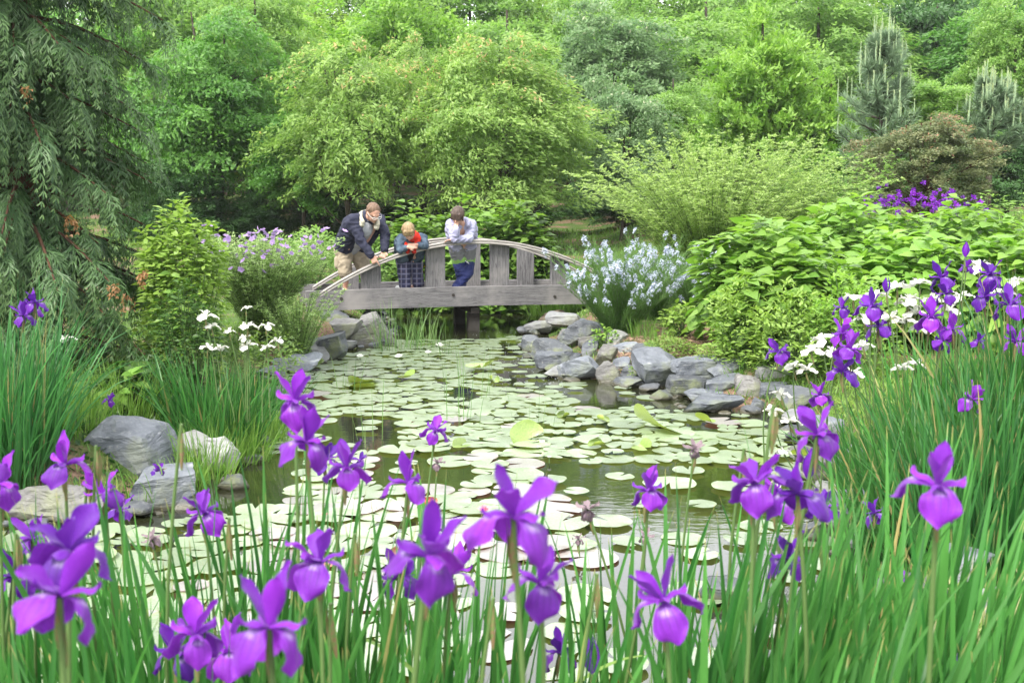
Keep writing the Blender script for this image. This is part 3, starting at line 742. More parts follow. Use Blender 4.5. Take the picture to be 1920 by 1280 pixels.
# far woodland mass closing the gaps
r = np.random.default_rng(9); N = 48000
P = np.stack([r.uniform(-48, 48, N), r.uniform(54, 62, N), r.random(N) * 10.5 + .3], 1)
P[:, 2] *= 1 + .12 * np.sin(P[:, 0] * .7)
g = Geo(); leafq(g, P, norm(r.normal(0, 1, (N, 3))), norm(r.normal(0, 1, (N, 3)) + [0, -.6, .8]), .72, .46, r.random(N))
obj('far_woodland', g.mesh('far_woodland'), M['dark'], kind='stuff')

# ------------------------------------------------------------------ pines with candles
def pine(px, py, hw, hh, D, lab, seed):
    c = pix(px, py, D); rx = hw / F * D; rz = hh / F * D; gz = Hf(c[0], D); r = np.random.default_rng(seed)
    t = thing('pine_tree', lab, 'tree', (c[0], D, gz)); base = c[2] - rz - gz
    top = 2 * rz + base
    g = Geo(); tube(g, [(0, 0, -.2), (0, 0, top * .6), (0, 0, top * .96)], [.07, .05, .01], 7); 
    ends = []
    for k in range(75):
        z = base + 2 * rz * r.random() ** .9 * .93; f = (1 - (z - base) / (2 * rz)) ** .7
        a = r.random() * 6.28; L = max(rx * f * r.uniform(.6, 1.1), .12)
        q = np.array([(math.cos(a) * L * u, math.sin(a) * L * u, z + L * (.15 * u + .45 * u * u)) for u in np.linspace(0, 1, 5)])
        tube(g, q, np.linspace(.018, .006, 5), 4); ends.append(q)
    obj('trunk', g.mesh('trunk', True), M['bark'], t)
    g = Geo(); ps, ds = [], []
    for q in ends:
        for j in range(34):
            u = r.uniform(.25, 1); p = np.array([np.interp(u * 4, range(5), q[:, k]) for k in range(3)])
            tan = norm(q[-1] - q[0]); 
            for m_ in range(5): ps.append(p); ds.append(norm(tan * .9 + r.normal(0, .55, 3) + [0, 0, .25]))
    ps = np.array(ps); ds = np.array(ds)
    leafq(g, ps, ds, norm(r.normal(0, 1, ps.shape)), .15 * rx / .7, .014, r.random(len(ps)))
    obj('foliage', g.mesh('foliage'), M['pine'], t, kind='stuff')
    g = Geo()
    for q in ends:
        if q[-1][2] > base + rz * .7 or r.random() < .35:
            for j in range(1):
                h = r.uniform(.14, .34) * rx / .7; p = q[-1] + r.normal(0, .04, 3)
                tube(g, [p, p + [r.normal(0, .01), r.normal(0, .01), h * .6], p + [0, 0, h]], [.012, .010, .003], 5, 1.0)
                n = 26; hz = np.linspace(.1, 1, n) * h; aa = np.arange(n) * 2.4
                leafq(g, p + np.stack([0 * hz, 0 * hz, hz], 1), norm(np.stack([np.cos(aa) * .45, np.sin(aa) * .45, np.ones(n)], 1)), norm(r.normal(0, 1, (n, 3))), .05, .008, 1, 1.0)
    obj('candles', g.mesh('candles'), M['pine'], t, kind='stuff')
pine(1655, 195, 98, 135, 19, 'bluish pine with pale upright candles above the copper bush', 3)
pine(1860, 225, 80, 75, 18.5, 'dwarf pine with pale candles beside the copper bush', 4)
# dense rounded conifer between
T('conifer_bush', 1740, 225, 130, 80, 19.5, 'round', 'fresh', 'dense fresh green conifer bush between the two candle pines', cat='bush', trunk=False)

# ------------------------------------------------------------------ weeping cypress
r = np.random.default_rng(21)
D0 = 8.6; cx = pix(40, 300, D0)[0]; gz = Hf(cx, D0)
cyp = thing('weeping_cypress', 'tall weeping cypress with drooping dark green sprays beside the pond', 'tree', (cx, D0, gz))
g = Geo(); zz = np.linspace(-.2, 7.4, 12); tube(g, np.stack([.03 * np.sin(zz), .03 * np.cos(zz * 1.3), zz], 1), np.linspace(.17, .03, 12), 12)
obj('trunk', g.mesh('trunk', True), M['bark2'], cyp)
g = Geo(); SP = []
for k in range(185):
    z = .25 + 4.9 * (k / 185) + r.normal(0, .12); a = r.random() * 6.28
    if r.random() < .3: a = -1.57 + r.normal(0, .8)
    L = (1.34 - .07 * z) * r.uniform(.65, 1.12)
    if 1.5 < z < 3.0: L = min(L, .98)
    L = max(L, .35)
    u = np.linspace(0, 1, 7)
    q = np.stack([np.cos(a) * L * u, np.sin(a) * L * u, z + L * (.30 * u - .95 * u ** 2 + .35 * u ** 3)], 1)
    tube(g, q, np.linspace(.022, .005, 7), 5)
    nsp = int((14 + L * 16) * (1 if z < 4.2 else .55))
    for j in range(nsp):
        uu = r.uniform(.06, 1.0); p = np.array([np.interp(uu * 6, range(7), q[:, m_]) for m_ in range(3)])
        side = r.choice([-1, 1]); aa = a + side * r.uniform(.2, 1.2) * (1 - .5 * uu)
        SP.append((p, aa, r.uniform(.26, .62) * (1.1 - .3 * uu), uu))
obj('branches', g.mesh('branches', True), M['bark2'], cyp, kind='stuff')
def sprays(SP, r, tip=.25):
    """each spray: an arching axis that falls, with alternate drooping side sprigs"""
    g = Geo(); p0 = np.array([s[0] for s in SP]); aa = np.array([s[1] for s in SP]); L = np.array([s[2] for s in SP]); uu = np.array([s[3] for s in SP])
    n = len(SP); K = 11
    t = np.linspace(.08, 1, K)[None]
    out_ = .45 * (1 - (1 - t) ** 2); dn = -(.15 * t + .85 * t ** 2)
    ax = p0[:, None] + L[:, None, None] * np.stack([np.cos(aa)[:, None] * out_, np.sin(aa)[:, None] * out_, np.repeat(dn, n, 0)], -1)
    ax += (r.normal(0, .010, (n, K, 3)))
    tan = norm(np.gradient(ax, axis=1)); sd = np.stack([-np.sin(aa), np.cos(aa), 0 * aa], -1)[:, None].repeat(K, 1)
    tw = r.normal(0, .5, n)[:, None, None]; sd = norm(sd + tw * np.cross(tan, sd))
    nr = np.cross(sd, tan)
    ct = r.random(n)
    for sg in (-1, 1):
        D = norm(tan * 1.0 + sg * sd * .8 + np.array([0, 0, -.45]) + r.normal(0, .15, tan.shape))
        ln = (L[:, None] * .24 * (1.15 - t) + .02)
        tint = np.repeat((.4 * ct + .3 * uu)[:, None], K, 1) + .3 * r.random((n, K))
        leafq(g, ax.reshape(-1, 3), D.reshape(-1, 3), nr.reshape(-1, 3), ln.reshape(-1), 0.0105, tint.reshape(-1), (tip * (t ** 2) * uu[:, None]).reshape(-1))
        # second order sprigs
        q = ax + D * ln[..., None] * .45
        for s2 in (sg,):
            D2 = norm(D + s2 * tan * .7 + np.array([0, 0, -.3]))
            leafq(g, q.reshape(-1, 3), D2.reshape(-1, 3), nr.reshape(-1, 3), (ln * .62).reshape(-1), .0115, tint.reshape(-1), (tip * t * uu[:, None]).reshape(-1))
    D = tan; leafq(g, ax.reshape(-1, 3), D.reshape(-1, 3), nr.reshape(-1, 3), np.repeat(L / K * 1.5, K), .010, np.repeat(ct, K), 0.0)
    return g
obj('foliage', sprays(SP, r, .5).mesh('foliage'), M['cypress'], cyp, kind='stuff')
# dead orange sprays seen on the lower boughs
for i, (px, py, ln) in enumerate([(133, 405, 30), (272, 510, 24), (215, 535, 20), (236, 555, 26), (42, 165, 24)]):
    P = pix(px, py, D0 - 1.1 + .2 * (px < 60)); L = ln / F * D0
    g = sprays([((P[0], P[1], P[2]), 1.5 + i, L, .6), ((P[0] + .01, P[1], P[2]), 3 + i, L * .8, .6)], r)
    obj('dead_spray', g.mesh('dead_spray', origin=(cx, D0, gz)), M['dead'], cyp, kind='stuff', label='dead orange brown spray hanging from a bough')
# ------------------------------------------------------------------ shrubs and perennials
def paths(P, L, az, l0, l1, R=8, pw=1.3):
    G = bladeg(P, L, az, l0, l1, np.full(len(P), .001), 0, R=R, pw=pw, tw=0)
    return G[:, :, 1]
def tubes(g, PT, r0, r1, sides=3, tint=.5):
    N, R, _ = PT.shape; T = norm(np.gradient(PT, axis=1)); A = norm(np.cross(T, np.array([.3, .9, .2]))); B = np.cross(T, A)
    a = np.arange(sides) / sides * 2 * PI; rad = np.linspace(r0, r1, R)[None, :, None, None]
    grid_add(g, PT[:, :, None] + rad * (np.cos(a)[:, None] * A[:, :, None] + np.sin(a)[:, None] * B[:, :, None]), tint, wrap=True)
def at_u(PT, u):
    """points and tangents on paths at parameters u (N,K)"""
    N, R, _ = PT.shape; x = u * (R - 1); i = np.clip(x.astype(int), 0, R - 2); f = (x - i)[..., None]
    k = np.arange(N)[:, None]; a = PT[k, i]; b = PT[k, i + 1]
    return a * (1 - f) + b * f, norm(b - a)
def arching(name, lab, cat, px, D, hw, top, n, leafL, leafW, mat, r, per=60, lat=.16, lean=1.0, curv=.9, u0=.25, tw=.012, nrep=3):
    c = pix(px, 500, D); gz = Hf(c[0], D); Hh = pix(px, top, D)[2] - gz; rx = hw / F * D
    t = thing(name, lab, cat, (c[0], D, gz)); o = (c[0], D, gz)
    az = r.random(n) * 6.28; q = r.random(n) ** .7
    B = np.stack([c[0] + .18 * rx * np.cos(az) * q, D + .18 * rx * np.sin(az) * q, np.full(n, gz - .03)], 1)
    L = Hh * (1.05 + .35 * q) * r.uniform(.62 if not lat else .75, 1.05, n) * (1 - (.38 if not lat else .1) * q * np.clip(-np.sin(az) + .3, 0, 1))
    l0 = q * lean * math.atan2(rx, Hh) * .95; l1 = q * curv * .6 + .1
    PT = paths(B, L, az + r.normal(0, .2, n), l0, l1)
    g = Geo(); tubes(g, PT, tw, .002, 3); obj('stems', g.mesh('stems', True, o), M['bark'] if tw > .006 else M['stem'], t, kind='stuff')
    u = r.uniform(u0, 1, (n, per)); P, T_ = at_u(PT, u)
    a2 = r.random((n, per)) * 6.28; sd = norm(np.stack([np.cos(a2), np.sin(a2), .15 + 0 * a2], -1)); 
    g = Geo()
    if lat:
        ll = lat * (1.15 - u) * r.uniform(.4, 1.2, u.shape); dl = norm(sd + .6 * T_)
        for k in range(nrep):
            f = (k + .5) / nrep; Q = P + dl * (ll * f)[..., None]; Q[..., 2] -= ll * f * f * .25
            for sg in (-1, 1):
                D_ = norm(dl * .6 + sg * np.cross(dl, [0, 0, 1.0]) + r.normal(0, .2, dl.shape))
                leafq(g, Q.reshape(-1, 3), D_.reshape(-1, 3), norm(np.array([0, 0, 1.]) + r.normal(0, .25, (P.size // 3, 3))), leafL * r.uniform(.7, 1.2, P.size // 3), leafW, np.clip(r.random(P.size // 3) * .5 + u.reshape(-1) * .5, 0, 1))
    else:
        D_ = norm(sd * .8 + T_ + r.normal(0, .2, sd.shape))
        leafq(g, P.reshape(-1, 3), D_.reshape(-1, 3), norm(r.normal(0, 1, (P.size // 3, 3)) + [0, 0, 1.5]), leafL * r.uniform(.6, 1.2, P.size // 3), leafW, np.clip(r.random(P.size // 3) * .6 + u.reshape(-1) * .4, 0, 1))
    obj('foliage', g.mesh('foliage', False, o), M[mat], t, kind='stuff')
    return t, PT, o
r = np.random.default_rng(31)
arching('arching_shrub', 'large feathery shrub of arching stems with pale leaf sprays beyond the bridge', 'shrub', 1340, 14.8, 150, 272, 370, .050, .024, 'feather', r, per=50, lat=.24, nrep=3, tw=.006, lean=1.25, curv=1.25, u0=.12)
arching('arching_shrub', 'small feathery yellow green shrub at the shoulder of the large arching one', 'shrub', 1535, 15.6, 70, 310, 70, .04, .02, 'fresh', r, per=50, lat=.2, nrep=3, tw=.007)

# small flower prototypes
def star_mesh(name, npet, L, W, seed, cup=.3, lay=1):
    g = Geo(); rr_ = np.random.default_rng(seed)
    for k in range(lay):
        a = np.arange(npet) / npet * 2 * PI + k * PI / npet; el = cup + k * .5
        D = norm(np.stack([np.cos(a) * math.cos(el), np.sin(a) * math.cos(el), np.full(npet, math.sin(el))], 1))
        Nn = norm(np.stack([-np.cos(a) * math.sin(el), -np.sin(a) * math.sin(el), np.full(npet, math.cos(el))], 1))
        G = leafg(np.zeros((npet, 3)), D, Nn, L * (1 - .18 * k), W * (1 - .15 * k), [.35, .9, 1, .75, .08], curl=-.25 if k else -.1, fold=.15)
        grid_add(g, G, tint=0.0)
    g.A['tint'][-1] = g.A['tint'][-1]
    return g.mesh(name, True)
ST5 = star_mesh('bloom', 5, .5, .42, 1, .35)
def cluster_mesh(seed, n=26):
    g = Geo(); rr_ = np.random.default_rng(seed)
    c = norm(rr_.normal(0, 1, (n, 3)) + [0, 0, .4]) * np.array([.36, .36, .55]) * rr_.uniform(.5, 1, (n, 1))
    for k in range(5):
        a = k * 1.2566 + rr_.random(n); ax = norm(c + [0, 0, .2]); s = norm(np.cross(ax, [0.2, .1, 1])); s2 = np.cross(ax, s)
        D = norm(ax * .35 + s * np.cos(a)[:, None] + s2 * np.sin(a)[:, None])
        leafq(g, c, D, ax, .17, .085, 0.0, 0.0, .0)
    g2 = g; leafq(g2, c * .3, norm(c), norm(rr_.normal(0, 1, c.shape)), np.linalg.norm(c, axis=1), .02, 0.0, .9)
    return g2.mesh('flower_cluster')
CL = [cluster_mesh(s) for s in (1, 2, 3)]
def amsonia(px, D, hw, top, n, nf, lab):
    t, PT, o = arching('blue_star_plant', lab, 'flowering plant', px, D, hw, top, n, .075, .0052, 'amsonia', r, per=130, lat=0, lean=1.25, curv=.5, u0=.06, tw=.004)
    E = PT[:, -1]; order = np.argsort(E[:, 1] - E[:, 2] * .25 + r.normal(0, .22, len(E)))[:nf]
    for k in order:
        s = r.uniform(.055, .10); e = E[k] - np.array(o) + [0, 0, .02]
        obj('flower_cluster', CL[k % 3], M['starblue'], t, e, (r.normal(0, .25), r.normal(0, .25), r.random() * 6), (s, s, s * 1.25))
amsonia(1160, 11.7, 90, 470, 230, 150, 'bushy blue star plant with pale blue flower heads at the end of the bridge')
amsonia(1310, 12.4, 75, 480, 130, 75, 'second blue star plant with fewer pale blue heads, in front of the arching shrub')
amsonia(1225, 13.0, 75, 455, 90, 50, 'blue star plant farther back between the other two, its heads against the arching shrub')
# geranium bush
t, PT, o = arching('geranium_bush', 'bushy cranesbill with lilac purple flowers beside the bridge rail', 'flowering plant', 488, 11.8, 60, 460, 380, .042, .018, 'gera', r, per=42, lat=.09, lean=1.5, curv=.7, u0=.1, tw=.0035, nrep=2)
E = PT[:, -1]; order = np.argsort(-.5 * E[:, 2] + .5 * E[:, 1] - .2 * E[:, 0] + r.normal(0, .28, len(E)))[:125]
for k in order:
    s = r.uniform(.030, .046); e = E[k] - np.array(o) + [0, 0, .03 + .05 * r.random()]
    obj('bloom', ST5, M['lilac'], t, e, (r.normal(-.5, .5), r.normal(0, .5), r.random() * 6), s * 2)
arching('geranium_foliage', 'lower mound of cranesbill leaves with russet stems at the rocks', 'plant', 555, 11.3, 42, 560, 80, .035, .014, 'gera', r, per=40, lat=.05, tw=.003, nrep=2)

# ---- mounds of separate leaves
BL = [Geo() for _ in range(4)]; rb = np.random.default_rng(4); LEAFP = []
for k, gg in enumerate(BL):
    G = leafg(np.zeros((1, 3)), np.array([[1., 0, 0]]), np.array([[0, 0, 1.]]), 1, 1, [.12, .75, 1.0, .82, .45, .02], curl=.2 + .08 * k, fold=.10 + .04 * k)
    grid_add(gg, G + rb.normal(0, .006, G.shape), tint=.3 + .2 * k); LEAFP.append(gg.mesh('leaf', True))
def mound(name, lab, cat, px, top, hw, D, n, L, W, mat, seed, nparts=0, prof=(.12, .85, .95, .5, .02), ryf=.9, droop=.35, group=None, upr=0.0, stems=True, base=None, zp=.62):
    r = np.random.default_rng(seed); c = pix(px, top, D); gz = Hf(c[0], D) if base is None else base; h = max(c[2] - gz, .15); rx = hw / F * D
    o = np.array([c[0], D, gz]); t = thing(name, lab, cat, o, group)
    d = norm(r.normal(0, 1, (n, 3))); d[:, 2] = np.abs(d[:, 2]) ** .8; d = norm(d)
    lump = 1 + .10 * np.sin(d[:, 0] * 7 + seed) * np.cos(d[:, 1] * 6) + .07 * np.sin(d[:, 2] * 9 + d[:, 0] * 5)
    rad = lump * (1 - .35 * r.random(n) ** 1.6)
    dz = d.copy(); dz[:, 2] = d[:, 2] ** zp; dz[:, :2] *= (1 + .18 * d[:, 2:3])
    P = dz * rad[:, None] * np.array([rx, rx * ryf, h]) * .97 + o
    a = r.random(n) * 6.28
    Dv = norm(np.stack([np.cos(a), np.sin(a), -droop + .2 * r.normal(size=n) + upr], 1) + d * .8)
    Nn = norm(np.array([0, 0, .9]) + d * .7 + r.normal(0, .33, (n, 3)))
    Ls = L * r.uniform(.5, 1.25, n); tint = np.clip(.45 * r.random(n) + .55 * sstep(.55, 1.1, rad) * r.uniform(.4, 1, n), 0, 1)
    pick = np.zeros(n, bool)
    if nparts:
        vc = norm(CAM - P); qx, qy = proj(P); vis = (d * vc).sum(1) * 1.0 + rad * 1.2 + .3 * np.abs((Nn * vc).sum(1))
        vis[(qx < -20) | (qx > 1940)] = -9
        pick[np.argsort(-vis)[:nparts]] = True
    g = Geo(); k = ~pick
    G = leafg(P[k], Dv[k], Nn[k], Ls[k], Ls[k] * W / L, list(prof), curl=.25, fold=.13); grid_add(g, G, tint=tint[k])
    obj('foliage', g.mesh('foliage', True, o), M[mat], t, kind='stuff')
    for i in np.where(pick)[0]:
        x = Dv[i]; y = norm(np.cross(Nn[i], x)); z = np.cross(x, y)
        m4 = Matrix(((x[0], y[0], z[0]), (x[1], y[1], z[1]), (x[2], y[2], z[2])))
        s = Ls[i]; obj('leaf', LEAFP[i % 4], M[mat], t, P[i] - o, m4.to_euler(), (s, s * W / L, s))
    if stems:
        g = Geo(); PT = np.stack([np.stack([o + (P[i] - o) * u * np.array([1, 1, .9 + .1 * u]) for u in (0, .3, .6, 1)]) for i in r.choice(n, min(n, 60), False)])
        tubes(g, PT, .006, .003, 3); obj('stems', g.mesh('stems', True, o), M['stem'], t, kind='stuff')
    return t
for i, a in enumerate([
    (1445, 418, 140, 10.7, 800, 50, 'broad leaved bush at the near end of the bank, next to the blue star plants'),
    (1600, 380, 150, 12.2, 850, 50, 'broad leaved bush on top of the bank in front of the copper bush'),
    (1810, 392, 160, 12.6, 850, 40, 'broad leaved bush beyond the white irises, below the far purple bed'),
    (1500, 478, 130, 9.9, 700, 45, 'low front broad leaved bush above the stone wall'),
    (1700, 448, 165, 10.6, 900, 55, 'broad leaved bush directly behind the white irises'),
    (1900, 452, 120, 10.2, 600, 30, 'broad leaved bush cut by the edge of the view behind the tall purple irises'),
    (715, 415, 60, 17.8, 320, 0, 'bright broad leaved plant between the man and the blond boy'), (840, 402, 60, 18.2, 320, 0, 'bright broad leaved plant between the heads of the two boys'), (950, 396, 60, 18.2, 320, 0, 'bright broad leaved plant between the boy in grey and the lawn'),
    (780, 402, 85, 17.6, 520, 0, 'bright broad leaved plant behind the blond boy'),
    (895, 394, 85, 17.5, 560, 0, 'bright broad leaved plant behind the boy in grey'),
    (975, 388, 72, 17.4, 600, 24, 'bright broad leaved plant beyond the rail, the one nearest the lawn')]):
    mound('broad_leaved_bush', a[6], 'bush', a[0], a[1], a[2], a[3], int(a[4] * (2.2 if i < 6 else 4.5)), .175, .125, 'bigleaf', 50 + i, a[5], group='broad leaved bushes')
mound('low_bush', 'low light green bush under the copper one', 'bush', 1660, 372, 60, 16, 1200, .07, .03, 'fresh', 85, 0)
mound('low_bush', 'low green bush at the edge of the view under the dwarf pine', 'bush', 1880, 365, 90, 15.5, 1600, .08, .035, 'fresh', 86, 0)
mound('low_bush', 'low bush filling the gap beyond the violet bed', 'bush', 1790, 372, 80, 18, 1400, .09, .04, 'deep', 87, 0)
mound('pale_leaved_shrub', 'rounded shrub with pale oval leaves next to the weeping conifer', 'shrub', 335, 392, 80, 8.3, 3000, .070, .040, 'lime', 70, 36, droop=.1, upr=.0, zp=.42)
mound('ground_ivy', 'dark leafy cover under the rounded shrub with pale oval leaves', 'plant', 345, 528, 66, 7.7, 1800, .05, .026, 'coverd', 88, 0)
mound('small_leaved_perennial', 'yellow green small leaved plant spilling over the wall below the broad leaves', 'plant', 1400, 520, 70, 9.7, 1500, .06, .024, 'lime', 71, 0, upr=.5)
mound('small_leaved_perennial', 'upright yellow green plant with star shaped leaf tips beside the single purple iris', 'plant', 1500, 545, 90, 9.2, 2000, .06, .022, 'lime', 72, 0, upr=.6)
mound('small_leaved_perennial', 'small leaved green plant between the upright one and the white irises', 'plant', 1600, 520, 90, 9.0, 1800, .06, .024, 'bright', 73, 0, upr=.5)
mound('silvery_ground_cover', 'low silvery green cushion on top of the stone wall', 'plant', 1255, 632, 52, 10.5, 1400, .035, .016, 'cover', 74, 0, upr=.3, stems=False)
mound('golden_ground_cover', 'low golden green cushion behind the long smooth slab', 'plant', 1370, 640, 70, 9.8, 1700, .032, .014, 'lime', 75, 0, upr=.3, stems=False)
mound('low_green_plant', 'little green plant with toothed leaves on the mulch between the bushes', 'plant', 1280, 570, 40, 11.2, 260, .08, .045, 'lime', 76, 0, upr=.4)
mound('low_green_plant', 'little leafy tuft growing out of the joint over the dark round rock', 'plant', 1192, 676, 14, 10.1, 120, .03, .014, 'cover', 77, 0, upr=.4, stems=False)
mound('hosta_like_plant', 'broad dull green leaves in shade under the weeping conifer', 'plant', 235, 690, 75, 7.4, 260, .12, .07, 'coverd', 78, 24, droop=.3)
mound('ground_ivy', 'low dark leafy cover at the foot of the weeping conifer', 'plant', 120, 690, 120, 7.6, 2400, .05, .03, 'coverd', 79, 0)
mound('ground_ivy', 'low green cover between the conifer and the white irises', 'plant', 290, 640, 80, 8.6, 1800, .05, .026, 'cover', 80, 0)
mound('meadow_plant', 'weedy light green plants behind the man and the geranium', 'plant', 590, 428, 75, 17.5, 1500, .09, .035, 'fresh', 81, 0, upr=.5)
mound('meadow_plant', 'weedy green plants beside the far end of the handrail', 'plant', 700, 440, 60, 16.8, 1000, .08, .03, 'fresh', 82, 0, upr=.5)
mound('low_green_plant', 'green leafy tuft at the foot of the blue star plant', 'plant', 1135, 612, 26, 11.3, 160, .05, .025, 'bright', 83, 0, upr=.4)
mound('low_green_plant', 'low leaves between the rocks and the white iris clump', 'plant', 505, 610, 60, 9.8, 800, .05, .02, 'cover', 84, 0, upr=.4, stems=False)

# ---- scattered ground plants
def in_land(x, y, m=.08): return sdf(x, y) > m
r = np.random.default_rng(41)
def scatter(name, n, xr, yr, L, W, mat, lean=.5, dmin=.1, flat=False, mask=None, name2=None):
    x = r.uniform(*xr, n); y = r.uniform(*yr, n); k = in_land(x, y, dmin)
    if mask is not None: k &= mask(x, y)
    x, y = x[k], y[k]; z = H(x, y); n = len(x); a = r.random(n) * 6.28
    up = .12 if flat else 1.0
    D = norm(np.stack([np.cos(a) * lean, np.sin(a) * lean, up + .2 * r.normal(size=n) * (not flat)], 1)); Nn = norm(r.normal(0, 1, (n, 3)) + ([0, 0, 6] if flat else [0, 0, .5]))
    pat = .5 + .5 * np.sin(x * 2.3 + 2 * np.sin(y * 1.7)); g = Geo()
    leafq(g, np.stack([x, y, z + (.012 if flat else -.01)], 1), D, Nn, L * r.uniform(.5, 1.3, n), W, np.clip(.5 * pat + .5 * r.random(n), 0, 1))
    return tag(obj(name, g.mesh(name), M[mat]), kind='stuff')
notmulch = lambda x, y: ~((np.hypot((x - 1.85) / .8, (y - 11.2) / .9) < 1))
scatter('short_grass', 30000, (-7, 7), (5, 16.5), .10, .010, 'grass', .6, .30, mask=notmulch)
scatter('ground_cover', 26000, (-6, 6.5), (5, 17), .045, .028, 'cover', 1.2, .35, mask=lambda x, y: notmulch(x, y) & (np.sin(x * 3 + 1) + np.sin(y * 2.2) + .8 * np.sin(x * 7 - y * 5) > -.1))
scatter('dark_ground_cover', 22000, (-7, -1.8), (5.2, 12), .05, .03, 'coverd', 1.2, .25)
scatter('lawn_grass', 32000, (-12, 14), (16.5, 29), .15, .016, 'grass', .5, .2)
scatter('mulch', 5200, (.9, 3.0), (10.2, 12.4), .07, .014, 'mulch', 1.0, .15, True)
scatter('bank_litter', 4000, (-4, 5), (.3, 3.7), .10, .008, 'straw', 1.0, .05, True)
scatter('bank_grass', 14000, (1.9, 7), (2.8, 9.5), .16, .010, 'grass', .6, .2)
scatter('bank_cover', 9000, (2.0, 7), (2.8, 9.5), .05, .03, 'cover', 1.2, .3)
scatter('short_grass', 9000, (-3, 3.5), (.8, 5.2), .12, .008, 'grass', .6, .12)

# ---- grass and reed clumps
def clump(name, lab, cat, cx, cy, rad, n, h, wd, mat, seed, lean=.45, curv=.7, nparts=0, group=None, dirb=None, R=7, kind='iris', z0=None, ex=1.0, dirs=0.0):
    r = np.random.default_rng(seed); a = r.random(n) * 6.28; q = np.sqrt(r.random(n))
    X_, Y_ = cx + rad * q * np.cos(a) * ex, cy + rad * q * np.sin(a); Z_ = H(X_, Y_) - .02 if z0 is None else np.full(n, z0)
    gz = Hf(cx, cy) if z0 is None else z0; o = np.array([cx, cy, gz]); t = thing(name, lab, cat, o, group)
    az = a + r.normal(0, .7, n)
    l0 = q * lean * r.uniform(.1, 1, n) * .6; l1 = curv * r.uniform(.05, 1, n) ** 1.5 * (.4 + q)
    if dirb is not None:
        m_ = r.random(n) < dirs; az = np.where(m_, dirb + r.normal(0, .5, n), az); l0 = np.where(m_, l0 + .12, l0)
    hh = h * r.uniform(.6, 1.08, n)
    hh = hh * (1 - .3 * (r.random(n) < .3)); brk = r.random(n) < .05
    G = bladeg(np.stack([X_, Y_, Z_], 1), hh, az, l0, l1, wd * r.uniform(.6, 1.15, n), r.random(n) * 3.14, R=R, tw=.5)
    tint = r.random(n); dry = np.where(r.random(n) < .022, r.uniform(.4, 1, n), 0)
    pick = np.zeros(n, bool)
    if nparts: pick[np.argsort(Y_ + r.normal(0, rad * .3, n))[:nparts]] = True
    g = Geo(); grid_add(g, G[~pick], tint=tint[~pick], tip=dry[~pick]); obj('foliage', g.mesh('foliage', True, o), M[mat], t, kind='stuff')
    for i in np.where(pick)[0]:
        b = G[i, 0, 1]; gg = Geo(); grid_add(gg, G[i:i + 1], tint=float(tint[i])); obj('blade', gg.mesh('blade', True, b), M[mat], t, b - o)
    return t
def cl(name, lab, cat, px, D, hwpx, *a, **k):
    c = pix(px, 800, D); return clump(name, lab, cat, c[0], D, hwpx / F * D, *a, **k)
for i, (px, D, hw) in enumerate([(1040, 17.0, 50), (1075, 17.6, 50), (1105, 18.5, 60)]):
    cl('tall_grass_clump', ('tall fresh grass behind the far rail, next to the broad leaves', 'tall grass between the bridge end and the lawn', 'tall grass at the edge of the lawn beside the arching shrub')[i], 'grass', px, D, hw, 520, 1.0, .016, 'grass', 90 + i, curv=1.0, kind='grass')
for i, px in enumerate((742, 800, 856)):
    cl('yellow_flag_clump', ('green sword leaves seen between the man and the blond boy', 'sword leaves with yellow flag flowers between the two boys', 'sword leaves with yellow flag flowers beside the boy in grey')[i], 'plant', px, 17.4, 32, 110, .85, .018, 'grass', 95 + i, curv=.4)
for i, (px, D, n, rad, h) in enumerate([(745, 12.6, 70, 40, .72), (800, 12.9, 46, 26, .62), (835, 12.2, 12, 14, .55)]):
    c = pix(px, 660, D); clump('reed_clump', ('thick tuft of thin reeds standing in the water before the bridge', 'thinner tuft of reeds beside the thick one', 'few loose reeds between the tufts and the lily pads')[i], 'reeds', c[0], D, rad / F * D, n, h, .008, 'reed', 100 + i, lean=.5, curv=.7, z0=-.1)
for i, (px, D, n, rad, h) in enumerate([(875, 9.4, 9, 55, .62), (860, 8.2, 8, 40, .7), (640, 9.6, 9, 30, .6), (1000, 8.0, 5, 40, .55), (700, 7.6, 8, 60, .6)]):
    c = pix(px, 700, D); clump('pond_reeds', ('sparse thin reeds rising among the pads in mid pond', 'few thin reeds among the pads nearer the shore', 'thin reeds beside the dark open water', 'scattered thin reeds before the cupped green pad', 'thin bent reeds above the dark gap in the pads')[i], 'reeds', c[0], D, rad / F * D, n, h, .006, 'reed', 110 + i, lean=.35, curv=.25, z0=-.1)
for i, (px, D, n, rad, h, lab) in enumerate([
    (330, 7.6, 260, 60, .36, 'tuft of fine grass above the pointed boulder'), (440, 7.0, 420, 60, .42, 'dense fine grass hanging over the white boulders'),
    (505, 7.6, 260, 40, .36, 'fine grass at the water beside the white boulders'), (385, 6.5, 200, 50, .40, 'grass growing between the pointed boulder and the water'),
    (230, 7.2, 260, 80, .38, 'long pale grass behind the pointed boulder'), (130, 6.6, 200, 70, .40, 'arching grass between the dark iris clump and the pointed boulder'),
    (20, 6.2, 160, 60, .30, 'grass at the foot of the dark iris clump'), (1200, 11.3, 90, 24, .30, 'tuft of bright grass below the blue star plant'),
    (1230, 10.9, 90, 30, .22, 'low tuft of grass at the edge of the mulch'), (1860, 4.1, 300, 140, .34, 'green grass over the flat topped rock on the bank'),
    (470, 9.0, 200, 40, .30, 'short grass at the edge of the white iris clump'), (560, 12.2, 120, 40, .25, 'grass at the foot of the geranium')]):
    cl('grass_tuft', lab, 'grass', px, D, rad, n, h, .006, 'grass', 120 + i, curv=1.3, lean=.7)
